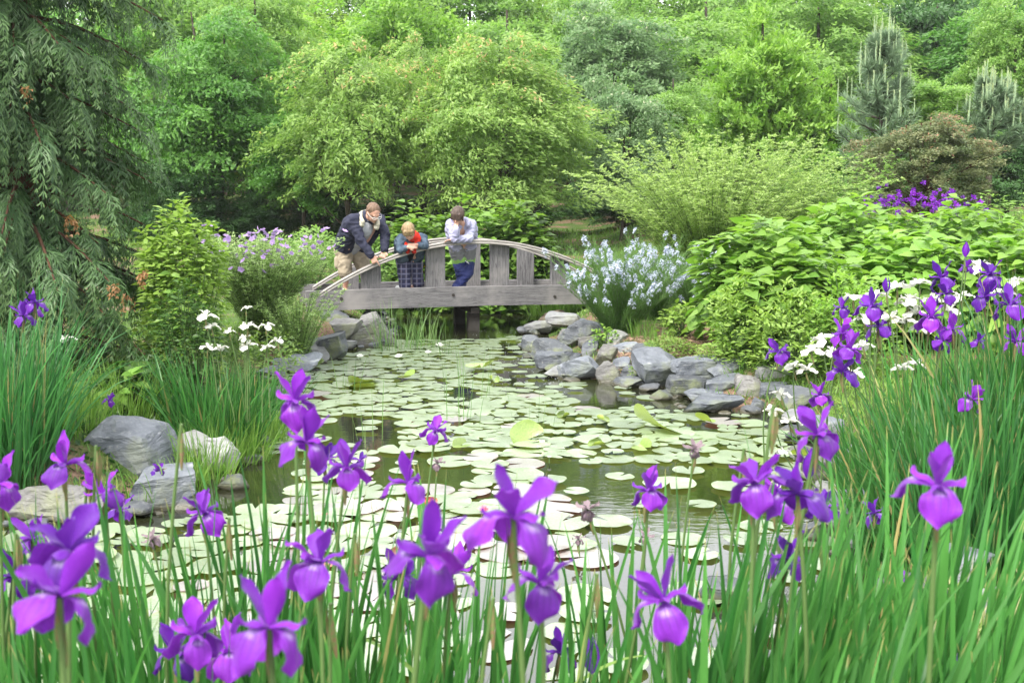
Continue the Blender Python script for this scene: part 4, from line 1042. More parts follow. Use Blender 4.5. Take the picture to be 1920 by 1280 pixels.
for i, (px, D, n, rad, h, lab) in enumerate([(250, 5.9, 90, 60, .22, 'short grass before the foot of the pointed boulder'), (160, 5.8, 80, 50, .22, 'short grass over the flat brown stone'), (345, 6.05, 110, 40, .26, 'short grass in front of the white boulders')]):
    cl('grass_tuft', lab, 'grass', px, D, rad, n, h, .006, 'grass', 190 + i, curv=1.3, lean=.7, z0=.02)
cl('straw_grass_clump', 'pale straw coloured drooping blades at the corner of the bank', 'grass', 1880, 3.3, 130, 170, .42, .006, 'straw', 140, curv=2.0, lean=1.2, dirb=.9, dirs=.6)
cl('straw_grass_clump', 'green and straw blades bent over the rock at the corner of the bank', 'grass', 1790, 3.5, 110, 150, .45, .007, 'cover', 141, curv=1.9, lean=1.2, dirb=.9, dirs=.6)

# ------------------------------------------------------------------ iris clumps
cl('iris_clump', 'dense dark bladed iris clump with three purple blooms beside the weeping conifer', 'plant', 10, 6.0, 95, 520, 1.02, .013, 'dblade', 150, curv=1.0, lean=.8, nparts=36)
cl('iris_clump', 'iris clump topped by white flowers on the bank by the lily pads', 'plant', 400, 7.2, 80, 480, .68, .015, 'iblade', 151, curv=.8, lean=.8, nparts=36)
cl('iris_clump', 'small iris clump behind the clump topped by white flowers', 'plant', 480, 8.0, 55, 260, .60, .012, 'iblade', 152, curv=.8, lean=.8)
for i, (px, D, hw, n, h, np_, lab) in enumerate([
    (1735, 4.75, 95, 420, .90, 40, 'dense iris clump whose blades lean out over the layered brown ledge'),
    (1860, 4.5, 120, 520, .98, 45, 'dense tall iris clump behind the single big purple iris'),
    (1960, 5.1, 120, 420, 1.05, 25, 'tallest iris clump, cut by the edge of the view'),
    (1790, 5.6, 110, 380, .92, 0, 'iris clump behind, with the white and purple blooms'),
    (1640, 5.9, 60, 160, .62, 0, 'thin iris clump with white flowers leaning over the water')]):
    cl('iris_clump', lab, 'plant', px, D, hw, int(n * .85), h, .0165, 'iblade' if i != 1 else 'dblade', 160 + i, curv=.7, lean=.75, nparts=np_, dirb=PI, dirs=.25 if i in (0, 4) else 0)
FG = [(-60, 1.55, 220, 110, .80, 26), (150, 2.0, 230, 150, .80, 28), (330, 1.6, 220, 120, .66, 24), (520, 2.3, 200, 130, .74, 26), (690, 1.9, 170, 110, .68, 26),
      (860, 2.5, 130, 44, .66, 20), (1010, 1.9, 100, 24, .62, 14), (1190, 2.6, 120, 40, .66, 18), (1370, 2.1, 160, 95, .74, 26), (1530, 1.7, 190, 120, .74, 28),
      (1700, 2.3, 200, 120, .80, 26), (1900, 1.9, 210, 100, .74, 22), (60, 3.0, 200, 90, .68, 0), (420, 3.0, 220, 110, .66, 0), (1500, 3.0, 180, 90, .66, 0)]
FGL = ['leaning out of the lower corner under the darkest bloom', 'under the pair of blooms below the pointed boulder', 'round the crowded blooms at the bottom of the view', 'before the pink water lily buds',
       'round the triple bloom with drooping falls', 'behind the tallest purple bloom', 'sparse, round the stalk of the tallest purple bloom', 'sparse, before the white reflection',
       'beside the bloom with the dark centred upright petal', 'below the crowded twin blooms over the rocks', 'round the stalk of the big bloom before the dense clump', 'in the lower corner before the straw blades',
       'at the near shore before the pale pads', 'at the near shore below the white boulders', 'at the near shore before the dark sunken rock']
for i, (px, D, hw, n, h, np_) in enumerate(FG):
    c = pix(px, 1200, D)
    clump('iris_clump', 'fresh green iris blades ' + FGL[i], 'plant', c[0], D, hw / F * D, int(n * 1.05), h, .0185, 'iblade', 200 + i, lean=.35, curv=.38, nparts=np_,
          dirb=(PI * .95 if px < 300 else .1), dirs=(.6 if px < 300 or px > 1350 else .15), R=9, ex=1.0)
r = np.random.default_rng(77)
P_ = np.array([pix(900 + 30 * k, 1150 + 10 * k, 2.35 - .08 * k) for k in range(5)]); P_[:, 2] = .3
g = Geo(); grid_add(g, bladeg(P_, np.array([.66, .6, .62, .55, .6]), np.array([2.6, .5, 3.4, -.4, .9]), .25, np.array([1.7, 1.6, 1.9, 1.5, 1.8]), .022, np.array([1.2, 1.5, 1.3, 1.7, 1.5]), R=14, pw=1.2), tint=np.array([.9, 1, .8, 1, .9]))
o = P_[0]; t = thing('arching_grass', 'lime green blades arching low over the pale water between the central irises', 'grass', o)
obj('foliage', g.mesh('foliage', True, o), M['grass'], t, kind='stuff')
# ------------------------------------------------------------------ iris blooms
def petal(name, path, hw, seed, C=7, curv=.25, crease=.0, sig=(0, 0), vein=.0, ruf=.02):
    r = np.random.default_rng(seed); R0 = len(path); R = 13
    p = np.array(path, float); u = np.linspace(0, R0 - 1, R); ii = np.arange(R0)
    def smooth(v):
        w_ = np.interp(u, ii, v); w2 = w_.copy(); w2[1:-1] = .25 * w_[:-2] + .5 * w_[1:-1] + .25 * w_[2:]; return w2
    rr_, zz_ = smooth(p[:, 0]), smooth(p[:, 1]); hw_ = smooth(np.array(hw, float))
    tx = np.gradient(rr_); tz = np.gradient(zz_); ln = np.hypot(tx, tz); nx, nz = -tz / ln, tx / ln
    c = np.linspace(-1, 1, C); t = np.linspace(0, 1, R)
    G = np.zeros((R, C, 3)); ph = r.uniform(0, 6, 3)
    for j, v in enumerate(c):
        off = -curv * hw_ * v * v - crease * hw_ * abs(v) + ruf * abs(v) ** 2 * np.sin(t * 13 + ph[0] + 2 * v) * t
        G[:, j, 0] = rr_ + nx * off; G[:, j, 2] = zz_ + nz * off; G[:, j, 1] = hw_ * v * (1 + .08 * math.sin(ph[1] + v * 3))
    notch = 1 - .05 * np.exp(-(c / .35) ** 2)
    g = Geo(); T_, C_ = np.meshgrid(t, c, indexing='ij')
    tint = np.zeros_like(T_)
    if sig[1]: tint = np.exp(-((T_ - sig[0] + .10 * np.abs(C_)) / .055) ** 2) * np.exp(-(C_ / .42) ** 2) * sig[1]
    tip = vein * np.exp(-((T_ - .50) / .24) ** 2) * (.5 + .5 * np.cos(C_ * 16)) * .8 + .6 * vein * np.exp(-((T_ - .12) / .12) ** 2)
    q = np.array([[a * C + b, a * C + b + 1, (a + 1) * C + b + 1, (a + 1) * C + b] for a in range(R - 1) for b in range(C - 1)])
    g.add(G.reshape(-1, 3), q, tint.ravel(), np.clip(tip.ravel(), 0, 1), (C_ * (.35 + .65 * T_)).ravel())
    return g.mesh(name, True)
FALL = [petal('fall_petal', [(.02, 0), (.10, .03), (.20, .03), (.30, -.02), (.37, -.12), (.41, -.25), (.42, -.37), (.40, -.47)], [.045, .075, .13, .215, .265, .255, .19, .03], s, C=11, ruf=.075, curv=.0, crease=.26, sig=(.40, .9), vein=.75) for s in (1, 2)]
FALL.append(petal('fall_petal', [(.02, 0), (.12, .05), (.24, .06), (.36, .02), (.46, -.08), (.53, -.20), (.56, -.31), (.56, -.40)], [.05, .09, .15, .24, .29, .28, .20, .03], 3, C=11, ruf=.075, curv=.02, crease=.24, sig=(.40, .9), vein=.75))
STD = [petal('standard_petal', [(.015, 0), (.05, .12), (.10, .25), (.16, .40), (.21, .52), (.25, .62)], [.03, .065, .12, .145, .09, .006], s, curv=-.28, vein=.12, ruf=.03) for s in (4, 5)]
STD.append(petal('standard_petal', [(.015, 0), (.07, .11), (.14, .22), (.22, .33), (.30, .42), (.36, .47)], [.03, .07, .14, .18, .13, .012], 6, curv=-.3, vein=.12, ruf=.04))
STY = petal('style_arm', [(.0, .01), (.10, .085), (.20, .12), (.29, .10), (.34, .12), (.38, .19)], [.04, .085, .10, .095, .075, .015], 7, curv=.5, vein=.05, sig=(.0, .25))
BUDM = petal('bud_petal', [(.0, 0), (.05, .12), (.09, .28), (.07, .45), (.02, .60), (.0, .68)], [.02, .07, .09, .075, .03, .004], 8, curv=.5, ruf=.01)
def pod_mesh():
    g = Geo(); z = np.linspace(0, 1, 9); rad = np.array([.35, .62, .85, .98, 1, .9, .72, .5, .25]) * .055
    a = np.linspace(0, 2 * PI, 9)[:-1]
    G = np.array([[(rad[i] * math.cos(v) + .02 * math.sin(z[i] * 3), rad[i] * math.sin(v) * .8, -.75 + .78 * z[i]) for v in a] for i in range(9)])
    grid_add(g, G[None], wrap=True)
    L = leafg(np.array([[0.02, 0, -.60]]), norm(np.array([[.12, .02, 1.]])), np.array([[1., 0, 0]]), .68, .11, [.4, .9, 1, .8, .4, .05], curl=.05, fold=.3); grid_add(g, L)
    return g.mesh('spathe', True)
SPM = pod_mesh()
rb = np.random.default_rng(99)
def bloom_parts(t, P, o, s, mat, az=None, tilt=(0, 0), wilt=False, spread=0):
    az = rb.random() * 6.28 if az is None else az
    R0 = Matrix.Rotation(tilt[0], 3, 'X') @ Matrix.Rotation(tilt[1], 3, 'Y')
    def put(nm, me, a, dp=0.0, sc=1.0, tw=0.0):
        m_ = R0 @ Matrix.Rotation(a, 3, 'Z') @ Matrix.Rotation(dp, 3, 'Y') @ Matrix.Rotation(tw, 3, 'X')
        return obj(nm, me, M[mat], t, P - o, m_.to_euler(), s * sc, byobj=True)
    for k in range(3):
        a = az + k * 2.0944
        put('fall_petal', FALL[rb.integers(0, 3)] if mat != 'white' else FALL[2], a + rb.normal(0, .08), rb.normal(.0, .10) + (.5 if wilt else -.45 if mat == 'white' else 0), rb.uniform(.9, 1.06) * (.6 if wilt else 1), rb.normal(0, .16))
        put('standard_petal', STD[rb.integers(0, 3) if not spread else 2], a + 1.047 + rb.normal(0, .15), rb.normal(.02, .15) + (.4 if wilt else .25 if mat == 'white' else 0), rb.uniform(.9, 1.12) * (.6 if wilt else .8 if mat == 'white' else 1), rb.normal(0, .25))
        put('style_arm', STY, a, rb.normal(.02, .06), 1.0, 0)
def stalk(t, P, o, base, s, rad=.0036, bow=.03, sp=True, psc=None):
    base = np.asarray(base, float); d = P - base; sd = norm(np.cross(d, [0, 1., 0])); 
    pts = [base + d * u + sd * bow * math.sin(PI * u) for u in np.linspace(0, 1, 7)]; pts[0] = pts[0] - [0, 0, .03]
    g = Geo(); tube(g, pts, np.linspace(rad * 1.25, rad * .9, 7), 6, .4); obj('stem', g.mesh('stem', True, o), M['stem'], t)
    if sp:
        q = Matrix.Rotation(math.atan2(d[0], d[2]), 3, 'Y') @ Matrix.Rotation(rb.random() * 6, 3, 'Z')
        obj('spathe', SPM, M['spathe'], t, P - o - [0, 0, .01], q.to_euler(), psc or s * 1.0, byobj=True)
def iris(px, py, wpx, kind, lab, D=None, group=None, wreal=.100, basepx=None, tilt=None, az=None, gz=None, cat='iris', **kw):
    if D is None: D = wreal * F / wpx
    s = wpx / F * D
    P = pix(px, py, D); bx = P[0] + (rb.normal(0, .05) if basepx is None else (basepx - px) / F * D)
    by = P[1] + rb.normal(0, .04); z = Hf(bx, by) if gz is None else gz
    o = np.array([bx, by, z]); t = thing('iris', lab, cat, o, group)
    tilt = tilt or (rb.normal(0, .16), rb.normal(0, .16))
    stalk(t, P, o, o, s, bow=rb.normal(0, .02), psc=max(.07, s * .9) if kind != 'bud' else .08)
    if kind == 'bud':
        for k in range(3): obj('bud_petal', BUDM, M['purple2'], t, P - o, (rb.normal(0, .05), rb.normal(0, .05), k * 2.09), s * 1.25, byobj=True)
    elif kind == 'wither':
        bloom_parts(t, P, o, s, 'wither', wilt=True, tilt=tilt)
    else:
        bloom_parts(t, P, o, s, kind, az=az, tilt=tilt, **kw)
    return t, o, P
G1 = 'purple irises at the near shore'
def second(t, o, px, py, wpx, D, kind='purple', **kw):
    P = pix(px, py, D); s = wpx / F * D; bloom_parts(t, P, o, s, kind, tilt=(rb.normal(0, .15), rb.normal(0, .15)), **kw)
    base = P + np.array([rb.normal(0, .01), 0, -.20]); g = Geo(); tube(g, [base, (base + P) / 2 + [.004, 0, 0], P], .003, 5, .4); obj('stem', g.mesh('stem', True, o), M['stem'], t)
    obj('spathe', SPM, M['spathe'], t, P - o - [0, 0, .01], (0, rb.normal(0, .15), rb.random() * 6), s * .8, byobj=True)
t, o, P = iris(962, 968, 172, 'purple', 'tallest purple iris, one bloom above another, with a sail-like upright petal', az=-.6, tilt=(.10, .02), basepx=1010)
second(t, o, 1012, 1092, 128, 1.25, az=-1.2)
for (px, py, w_, kd, lab, kw) in [
    (802, 1040, 178, 'purple', 'wide purple iris with drooping falls and three stalks, left of the tall double one', dict(az=-1.0)),
    (112, 1118, 196, 'purple', 'largest purple iris with a white flecked fall, below the darkest bloom in the lower corner', dict(az=-1.9, basepx=190)),
    (130, 1030, 160, 'purple2', 'darkest violet iris seen from below, over the largest one in the lower corner', dict(az=.4, spread=1)),
    (365, 1190, 130, 'purple', 'purple iris crowding the bigger bloom at the bottom, the one towards the corner', dict(az=-1.2)),
    (505, 1175, 190, 'purple', 'big purple iris at the very bottom with dark narrow falls spread wide', dict(az=-.2)),
    (600, 1055, 135, 'purple', 'half wilted purple iris with curled petals over the near pads', dict(az=.3, spread=1)),
    (1245, 1125, 140, 'purple', 'purple iris with a dark centred upright petal before the white reflection', dict(az=-1.7)),
    (1216, 920, 86, 'purple', 'small light purple iris by the green open water', dict(az=-1.5)),
    (1415, 905, 118, 'purple', 'round petalled purple iris of the crowded group over the rocks, the one nearest the water', dict(az=-1.8)),
    (1495, 925, 118, 'purple2', 'deeper purple iris of the crowded group over the rocks', dict(az=-.8)),
    (1758, 912, 150, 'purple', 'big purple iris on its own before the dense clump of blades', dict(az=-1.9, tilt=(.1, .15))),
    (1532, 815, 104, 'purple', 'purple iris above the crowded group, beside the lowest white irises', dict(az=-1.2)),
    (553, 752, 104, 'purple', 'topmost light purple iris of the tall group before the lily pads', dict(az=-1.5)),
    (575, 828, 112, 'purple', 'second purple iris of the tall group, right under the topmost', dict(az=-.5)),
    (650, 878, 98, 'purple', 'purple iris of the tall group, the one nearest the dark gap in the pads', dict(az=-1.4)),
    (765, 905, 96, 'purple', 'purple iris beside the orange leaf on the near pads', dict(az=-1.0)),
    (816, 808, 58, 'purple', 'small purple iris standing alone above the pads', dict(az=.5, spread=1)),
    (122, 870, 98, 'purple', 'light purple iris in front of the flat brown stone', dict(az=-1.6)),
    (196, 925, 92, 'purple', 'purple iris just below the light one by the pointed boulder', dict(az=-.6)),
    (383, 962, 88, 'purple', 'purple iris low over the dark water beyond the pads', dict(az=-1.2)),
    (0, 905, 104, 'purple', 'purple iris cut by the edge of the view above the layered stone', dict(az=-.4)),
    (25, 1080, 100, 'purple2', 'purple iris partly hidden behind the darkest bloom at the edge of the view', dict(az=-.4)),
    (1478, 1045, 92, 'purple2', 'dark purple iris half hidden by blades below the crowded group', dict(az=-.9)),
    (1050, 1222, 76, 'purple2', 'small dark iris low behind the stalks at the bottom', dict(az=-.9)),
    (1702, 1100, 60, 'purple', 'small purple iris hidden among blades under the big lone one', dict(az=-1.2)),
    (1640, 962, 54, 'purple2', 'little purple iris beside the rounded dark grey rock', dict(az=-.9)),
    (1800, 1238, 66, 'purple2', 'purple iris near the ground at the corner by the straw blades', dict(az=-.9)),
    (674, 862, 50, 'purple2', 'small crumpled violet iris behind the tall group', dict(az=.9, wilt=True)),
    (330, 1225, 110, 'purple2', 'purple iris pressed behind the crowded blooms at the bottom', dict(az=-.9)),
    (430, 1225, 120, 'purple', 'purple iris between the two crowded blooms at the very bottom', dict(az=-1.4)),
    (610, 862, 66, 'purple2', 'dark purple iris tucked into the tall group under the second bloom', dict(az=.2)),
    (848, 1075, 104, 'purple', 'second purple head just beside the wide drooping one', dict(az=-2.2)),
    (745, 1078, 96, 'purple2', 'darker purple head hanging under the wide drooping one', dict(az=-.4)),
    (1452, 935, 84, 'purple', 'purple head squeezed between the two of the crowded group over the rocks', dict(az=-1.1)),
    (1545, 950, 70, 'purple2', 'dark purple head on the rock side of the crowded group', dict(az=-2.0)),
    (60, 1010, 90, 'purple', 'purple iris over the darkest one near the corner', dict(az=-2.2)),
    (225, 955, 54, 'purple2', 'small dark iris beside the one below the pointed boulder', dict(az=-.2)),
    (1085, 1010, 40, 'wither', 'small withered head over the white reflection', {}),
    (1110, 1262, 92, 'bud', 'closed purple iris bud rising at the bottom of the view', {}),
    (1516, 900, 80, 'bud', 'closed dark violet bud in the crowded group', {}),
    (1102, 955, 70, 'wither', 'withered brownish iris over the open green water', {}),
    (1302, 842, 64, 'wither', 'withered iris head with curled dry petals in front of the far pads', {}),
    (285, 1010, 58, 'wither', 'withered iris head under the blooms by the pointed boulder', {}),
    (1210, 1005, 50, 'wither', 'withered iris under the small light purple one', {}),
    (820, 868, 44, 'wither', 'withered head on the stalk of the lone small iris', {})]:
    iris(px, py, w_ * .95, kd, lab, group=G1, D=.1 * F / w_, **kw)
# seed pods and green buds on bare stalks
for i, (px, py, D) in enumerate([(180, 835, 2.1), (340, 795, 1.9), (165, 870, 2.2), (128, 975, 2.0), (925, 1120, 1.6), (665, 1000, 2.0), (1395, 840, 2.4), (620, 1130, 1.5), (430, 970, 2.0), (1450, 760, 1.8), (1120, 1075, 1.9), (30, 1000, 1.9)]):
    P = pix(px, py, D); o = np.array([P[0] + rb.normal(0, .03), D, Hf(P[0], D)])
    t = thing('iris_bud_stalk', 'iris stalk with closed spathe ' + ['before the flat brown stone', 'rising highest, before the white boulders', 'beside the light purple iris by the flat stone', 'in front of the layered stone', 'under the tallest purple iris', 'behind the half wilted iris', 'above the crowded group over the rocks',
        'low beside the half wilted iris', 'beside the bloom low over dark water', 'highest before the far pads under the wall', 'over the white reflection beside the dark centred bloom', 'at the edge of the view over the darkest bloom'][i], 'bud', o, 'iris stalks with closed spathes'); stalk(t, P, o, o, .1, psc=.10)
# blooms over the dense clumps
G2 = 'purple irises above the dense clumps'
for (px, py, w_, D, kd, lab) in [
    (1460, 660, 46, 5.6, 'purple2', 'lone purple iris leaning far out before the yellow green leaves'),
    (1578, 578, 38, 5.3, 'purple2', 'purple iris at the top of the bunch nearest the wall'), (1634, 575, 58, 5.2, 'purple2', 'big purple iris at the top of the bunch, beside a closed bud'),
    (1648, 612, 58, 5.2, 'purple2', 'purple iris just under the big one at the top of the bunch'), (1578, 625, 54, 5.1, 'purple', 'purple iris in the middle of the bunch'),
    (1592, 655, 58, 5.0, 'purple', 'lighter purple iris in the bunch below the middle one'), (1580, 696, 56, 5.0, 'purple2', 'lowest deep purple iris of the bunch above the white ones'),
    (1538, 742, 46, 5.0, 'purple', 'purple iris hanging under the bunch beside the white irises'), (1765, 522, 54, 5.4, 'purple2', 'purple iris at the top of the middle group'),
    (1774, 552, 46, 5.3, 'purple2', 'purple iris right beneath the topmost of the middle group'), (1856, 516, 54, 5.4, 'purple2', 'purple iris at the top of the tallest clump'),
    (1846, 556, 56, 5.2, 'purple2', 'purple iris just under the top of the tallest clump'), (1893, 572, 64, 5.1, 'purple2', 'wide purple iris near the edge of the view'),
    (1746, 596, 62, 5.2, 'purple', 'light purple iris in the middle group over the blades'), (1786, 618, 52, 5.1, 'purple', 'light purple iris low in the middle group'),
    (1765, 640, 44, 5.1, 'purple2', 'half open purple iris under the light one'), (1812, 500, 28, 5.5, 'purple2', 'small purple iris beside the topmost of the middle group'),
    (1905, 640, 56, 4.9, 'purple', 'purple iris cut by the edge of the view above the blades'), (1822, 748, 54, 4.5, 'purple', 'purple iris nodding among the blades low in the clump'),
    (1835, 640, 30, 5.0, 'purple2', 'tiny purple iris between the light one and the edge'), (66, 568, 42, 5.9, 'purple2', 'upper purple iris of the three on the dark clump'),
    (44, 592, 44, 5.9, 'purple2', 'lower purple iris of the three on the dark clump'), (60, 580, 34, 6.0, 'purple2', 'purple iris between the two others on the dark clump'),
    (205, 750, 24, 6.6, 'purple2', 'small dark purple iris in the shade behind the pointed boulder'), (296, 880, 26, 5.6, 'purple2', 'small purple iris before the pointed boulder')]:
    iris(px, py, w_, kd, lab, D=D, group=G2, gz=.3)
for i, (px, py) in enumerate([(1662, 548), (1810, 482)]): iris(px, py, 34, 'bud', ('closed purple bud over the bunch of purple irises', 'closed purple bud between the middle group and the tallest clump')[i], D=5.3, gz=.3)
G3 = 'white irises on the far side of the dense clump'
wl = [(1682, 540), (1703, 562), (1724, 532), (1640, 556), (1668, 596), (1694, 602), (1716, 588), (1540, 638), (1522, 658), (1560, 662), (1692, 690), (1716, 684), (1488, 688), (1512, 694), (1465, 742), (1450, 772), (1480, 792), (1904, 532), (1880, 548), (1836, 500), (1802, 558), (1748, 562), (1622, 602), (1618, 650), (1652, 626), (1730, 612), (1600, 560), (1780, 584), (1470, 850), (1462, 905), (1600, 700), (1700, 574)]
wn = ['behind the biggest purple one', 'in the thick of the bank', 'highest of the thick bunch', 'between two purple heads', 'low in the thick bunch', 'lowest of the thick bunch', 'beside the blades', 'over the yellow green leaves', 'hanging nearest the yellow green leaves', 'next to the purple bunch',
      'alone among the blades', 'alone and half hidden among the blades', 'over the pale tilted slab', 'beside the one over the pale tilted slab', 'over the small grey stone', 'above the pads', 'lowest over the pads', 'at the edge of the view', 'below the one at the edge of the view', 'behind the tallest clump', 'behind the light purple one', 'between the purple groups', 'under the biggest purple one', 'below the purple bunch',
      'in the middle of the purple bunch', 'over the thickest blades', 'before the broad leaves at the top of the bunch', 'right of the middle purple group', 'by the crowded purple group', 'half hidden by the crowded purple group', 'under the lowest purple one', 'in the upper thick of the bank']
for (px, py), nm in zip(wl, wn):
    D = 6.1 if py < 640 else 5.7; iris(px, py, 40 if py < 640 else 36, 'white', 'white iris ' + nm, D=D, group=G3, gz=.2, spread=1, basepx=px + (60 if px < 1640 else 15))
wl2 = [(386, 594, 50), (398, 612, 34), (430, 622, 30), (464, 612, 44), (500, 612, 38), (458, 634, 30), (390, 652, 34), (414, 654, 38), (463, 650, 42), (500, 652, 34), (520, 640, 34), (124, 636, 40), (462, 578, 24)]
wn2 = ['highest on the clump by the pads', 'right under the highest on the clump', 'standing between the high pair and the wide one', 'widest in the middle of the clump', 'at the pond side of the widest one', 'small, beneath the widest one', 'lowest, nearest the conifer', 'low, second from the conifer', 'low in the middle of the clump', 'low, nearest but one to the water', 'nearest the water on the clump', 'on its own before the conifer', 'small and hidden behind the clump']
for (px, py, w_), nm in zip(wl2, wn2): iris(px, py, w_ * .74, 'white', 'white iris ' + nm, D=7.0, group='white irises beside the pads', gz=.3, spread=1)
for i, (px, py) in enumerate([(798, 476), (802, 500), (796, 512), (853, 478), (857, 492), (845, 486)]):
    iris(px, py, 20, 'yellow', 'yellow flag iris ' + ['highest of the three between the two boys', 'middle of the three between the two boys', 'lowest of the three between the two boys', 'highest beside the boy in grey', 'lowest beside the boy in grey', 'half hidden beside the boy in grey'][i], D=17.3, group='yellow flags behind the bridge')
# far purple bed
c = pix(1722, 392, 14.2); o = np.array([c[0], 14.2, Hf(c[0], 14.2)])
bed = thing('iris_bed', 'distant bed of violet irises between the copper bush and the broad leaves', 'flower bed', o)
g = Geo(); n = 700; xx = rb.uniform(-.62, .62, n); yy = rb.uniform(-.5, .5, n)
zt = c[2] - o[2]
grid_add(g, bladeg(np.stack([o[0] + xx, 14.2 + yy, np.full(n, o[2])], 1), zt * rb.uniform(.75, 1, n), rb.random(n) * 6.28, .05, .4, .012, rb.random(n) * 3, R=5), tint=rb.random(n))
obj('foliage', g.mesh('foliage', True, o), M['dblade'], bed, kind='stuff')
def head_mesh(s):
    g = Geo(); rr_ = np.random.default_rng(s); n = 12; a = np.arange(n) * 2.4; e = np.where(np.arange(n) % 2, .8, -.5) + rr_.normal(0, .2, n)
    D = norm(np.stack([np.cos(a), np.sin(a), e], 1)); leafq(g, D * .05, D, norm(rr_.normal(0, 1, (n, 3))), .5, .34, 0.0, 0.0, .1); return g.mesh('bloom')
HM = [head_mesh(s) for s in (1, 2, 3)]
for k in range(100):
    u = rb.uniform(-.68, .68); v = rb.uniform(-.6, .6); s = rb.uniform(.06, .10)
    obj('bloom', HM[k % 3], M['purple'], bed, (u, v, zt * (1.0 + .14 * math.cos(u * 2.2)) + rb.normal(-.02, .09)), (rb.normal(0, .3), rb.normal(0, .3), rb.random() * 6), s, byobj=True)

# ------------------------------------------------------------------ lily pads
def pad_mesh(seed, mode, A=30, Rn=7):
    r = np.random.default_rng(seed); g = Geo()
    no = .16 + .1 * r.random(); th = np.linspace(no, 2 * PI - no, A); rr_ = np.linspace(0, 1, Rn)
    ph = r.uniform(0, 6, 4); edge = 1 + .015 * np.sin(th * 5 + ph[0]) + .02 * np.sin(th * 2 + ph[1])
    edge *= 1 - .08 * np.exp(-((th - no) / .12) ** 2) - .08 * np.exp(-((th - 2 * PI + no) / .12) ** 2)
    G = np.zeros((Rn, A, 3))
    G[..., 0] = rr_[:, None] * np.cos(th) * edge; G[..., 1] = rr_[:, None] * np.sin(th) * edge
    q = rr_[:, None] ** 3
    FL = True
    G[..., 2] = q * (.014 * np.sin(th * 3 + ph[2]) + .010 * np.sin(th * 7 + ph[3]))
    if mode == 1: G[..., 2] += q * .55 * np.clip(np.cos(th - 1.5), 0, 1) ** 3            # one edge turned up
    if mode == 2:                                                                    # folded, one half standing
        f = np.clip(G[..., 1], 0, 1); G[..., 2] += f * .95; G[..., 1] -= f * .75; G[..., 2] -= .25 * f * f
    if mode == 3: G[..., 2] += rr_[:, None] ** 2 * .30 + q * .10 * np.sin(th * 2)        # cupped
    if mode == 4:                                                                    # rolled young leaf
        x = G[..., 1] * 2.4; G[..., 1] = .38 * np.sin(x); G[..., 2] = .38 * (1 - np.cos(x)) * .9
    G = G[:, ::-1]; P2 = G[None]; T_, _ = np.meshgrid(rr_, th, indexing='ij')
    grid_add(g, P2, tint=0.0, tip=(.25 * (T_ > .93) * (r.random(A) < .5)).ravel())
    return g.mesh('lily_pad', True)
PADS = {m_: [pad_mesh(10 * m_ + s, m_) for s in range(4)] for m_ in range(5)}
r = np.random.default_rng(123)
def inpoly(x, y, poly):
    ins = np.zeros(np.shape(x), bool); n = len(poly)
    for i in range(n):
        (x0, y0), (x1, y1) = poly[i], poly[(i + 1) % n]
        if y0 != y1: ins ^= ((y0 > y) != (y1 > y)) & (x < x0 + (y - y0) * (x1 - x0) / (y1 - y0))
    return ins
# parts of the pond that carry no or few pads, as seen; (polygon, share of pads kept)
OPEN = [([(700, 560), (1010, 560), (1010, 632), (850, 640), (700, 640)], .0), ([(935, 640), (1010, 640), (1120, 720), (1240, 735), (1290, 772), (1100, 768), (1040, 735), (960, 735), (925, 690)], .10),
        ([(1240, 730), (1560, 770), (1560, 800), (1440, 800), (1330, 782)], .05), ([(1000, 868), (1330, 868), (1700, 900), (1700, 1090), (1100, 1050), (1040, 960), (990, 900)], .13),
        ([(1120, 1050), (1700, 1000), (1700, 1500), (1050, 1500)], .04), ([(590, 780), (680, 775), (770, 790), (760, 840), (700, 850), (590, 850)], .12), ([(690, 850), (900, 850), (900, 905), (690, 915)], .35),
        ([(300, 850), (590, 850), (560, 940), (330, 985), (200, 985)], .0), ([(860, 1080), (1100, 1050), (1050, 1500), (820, 1500)], .12), ([(840, 720), (905, 730), (900, 755), (830, 750)], .3)]
pts = []; tries = 0
cand_x = r.uniform(-4.5, 2.6, 26000); cand_y = 3.6 + r.random(26000) ** 1.0 * 11.2; cand_r = r.uniform(.070, .155, 26000) * (1 + .12 * (cand_y < 7))
sd_ = sdf(cand_x, cand_y); qx, qy = proj(np.stack([cand_x, cand_y, 0 * cand_x], 1)); keep = np.ones(26000)
for poly, f in OPEN: keep = np.where(inpoly(qx, qy, poly), np.minimum(keep, f), keep)
ok = (sd_ < -cand_r * .8) & (r.random(26000) < keep) & (qx > -150) & (qx < 2000)
acc = []
for x, y, rad, kp in zip(cand_x[ok], cand_y[ok], cand_r[ok], keep[ok]):
    f = .72 if kp > .9 else 1.2
    if all((x - a) ** 2 + (y - b) ** 2 > (f * (rad + c_) * (.92 if kp > .9 else 1)) ** 2 for a, b, c_ in acc): acc.append((x, y, rad))
    if len(acc) > 1000: break
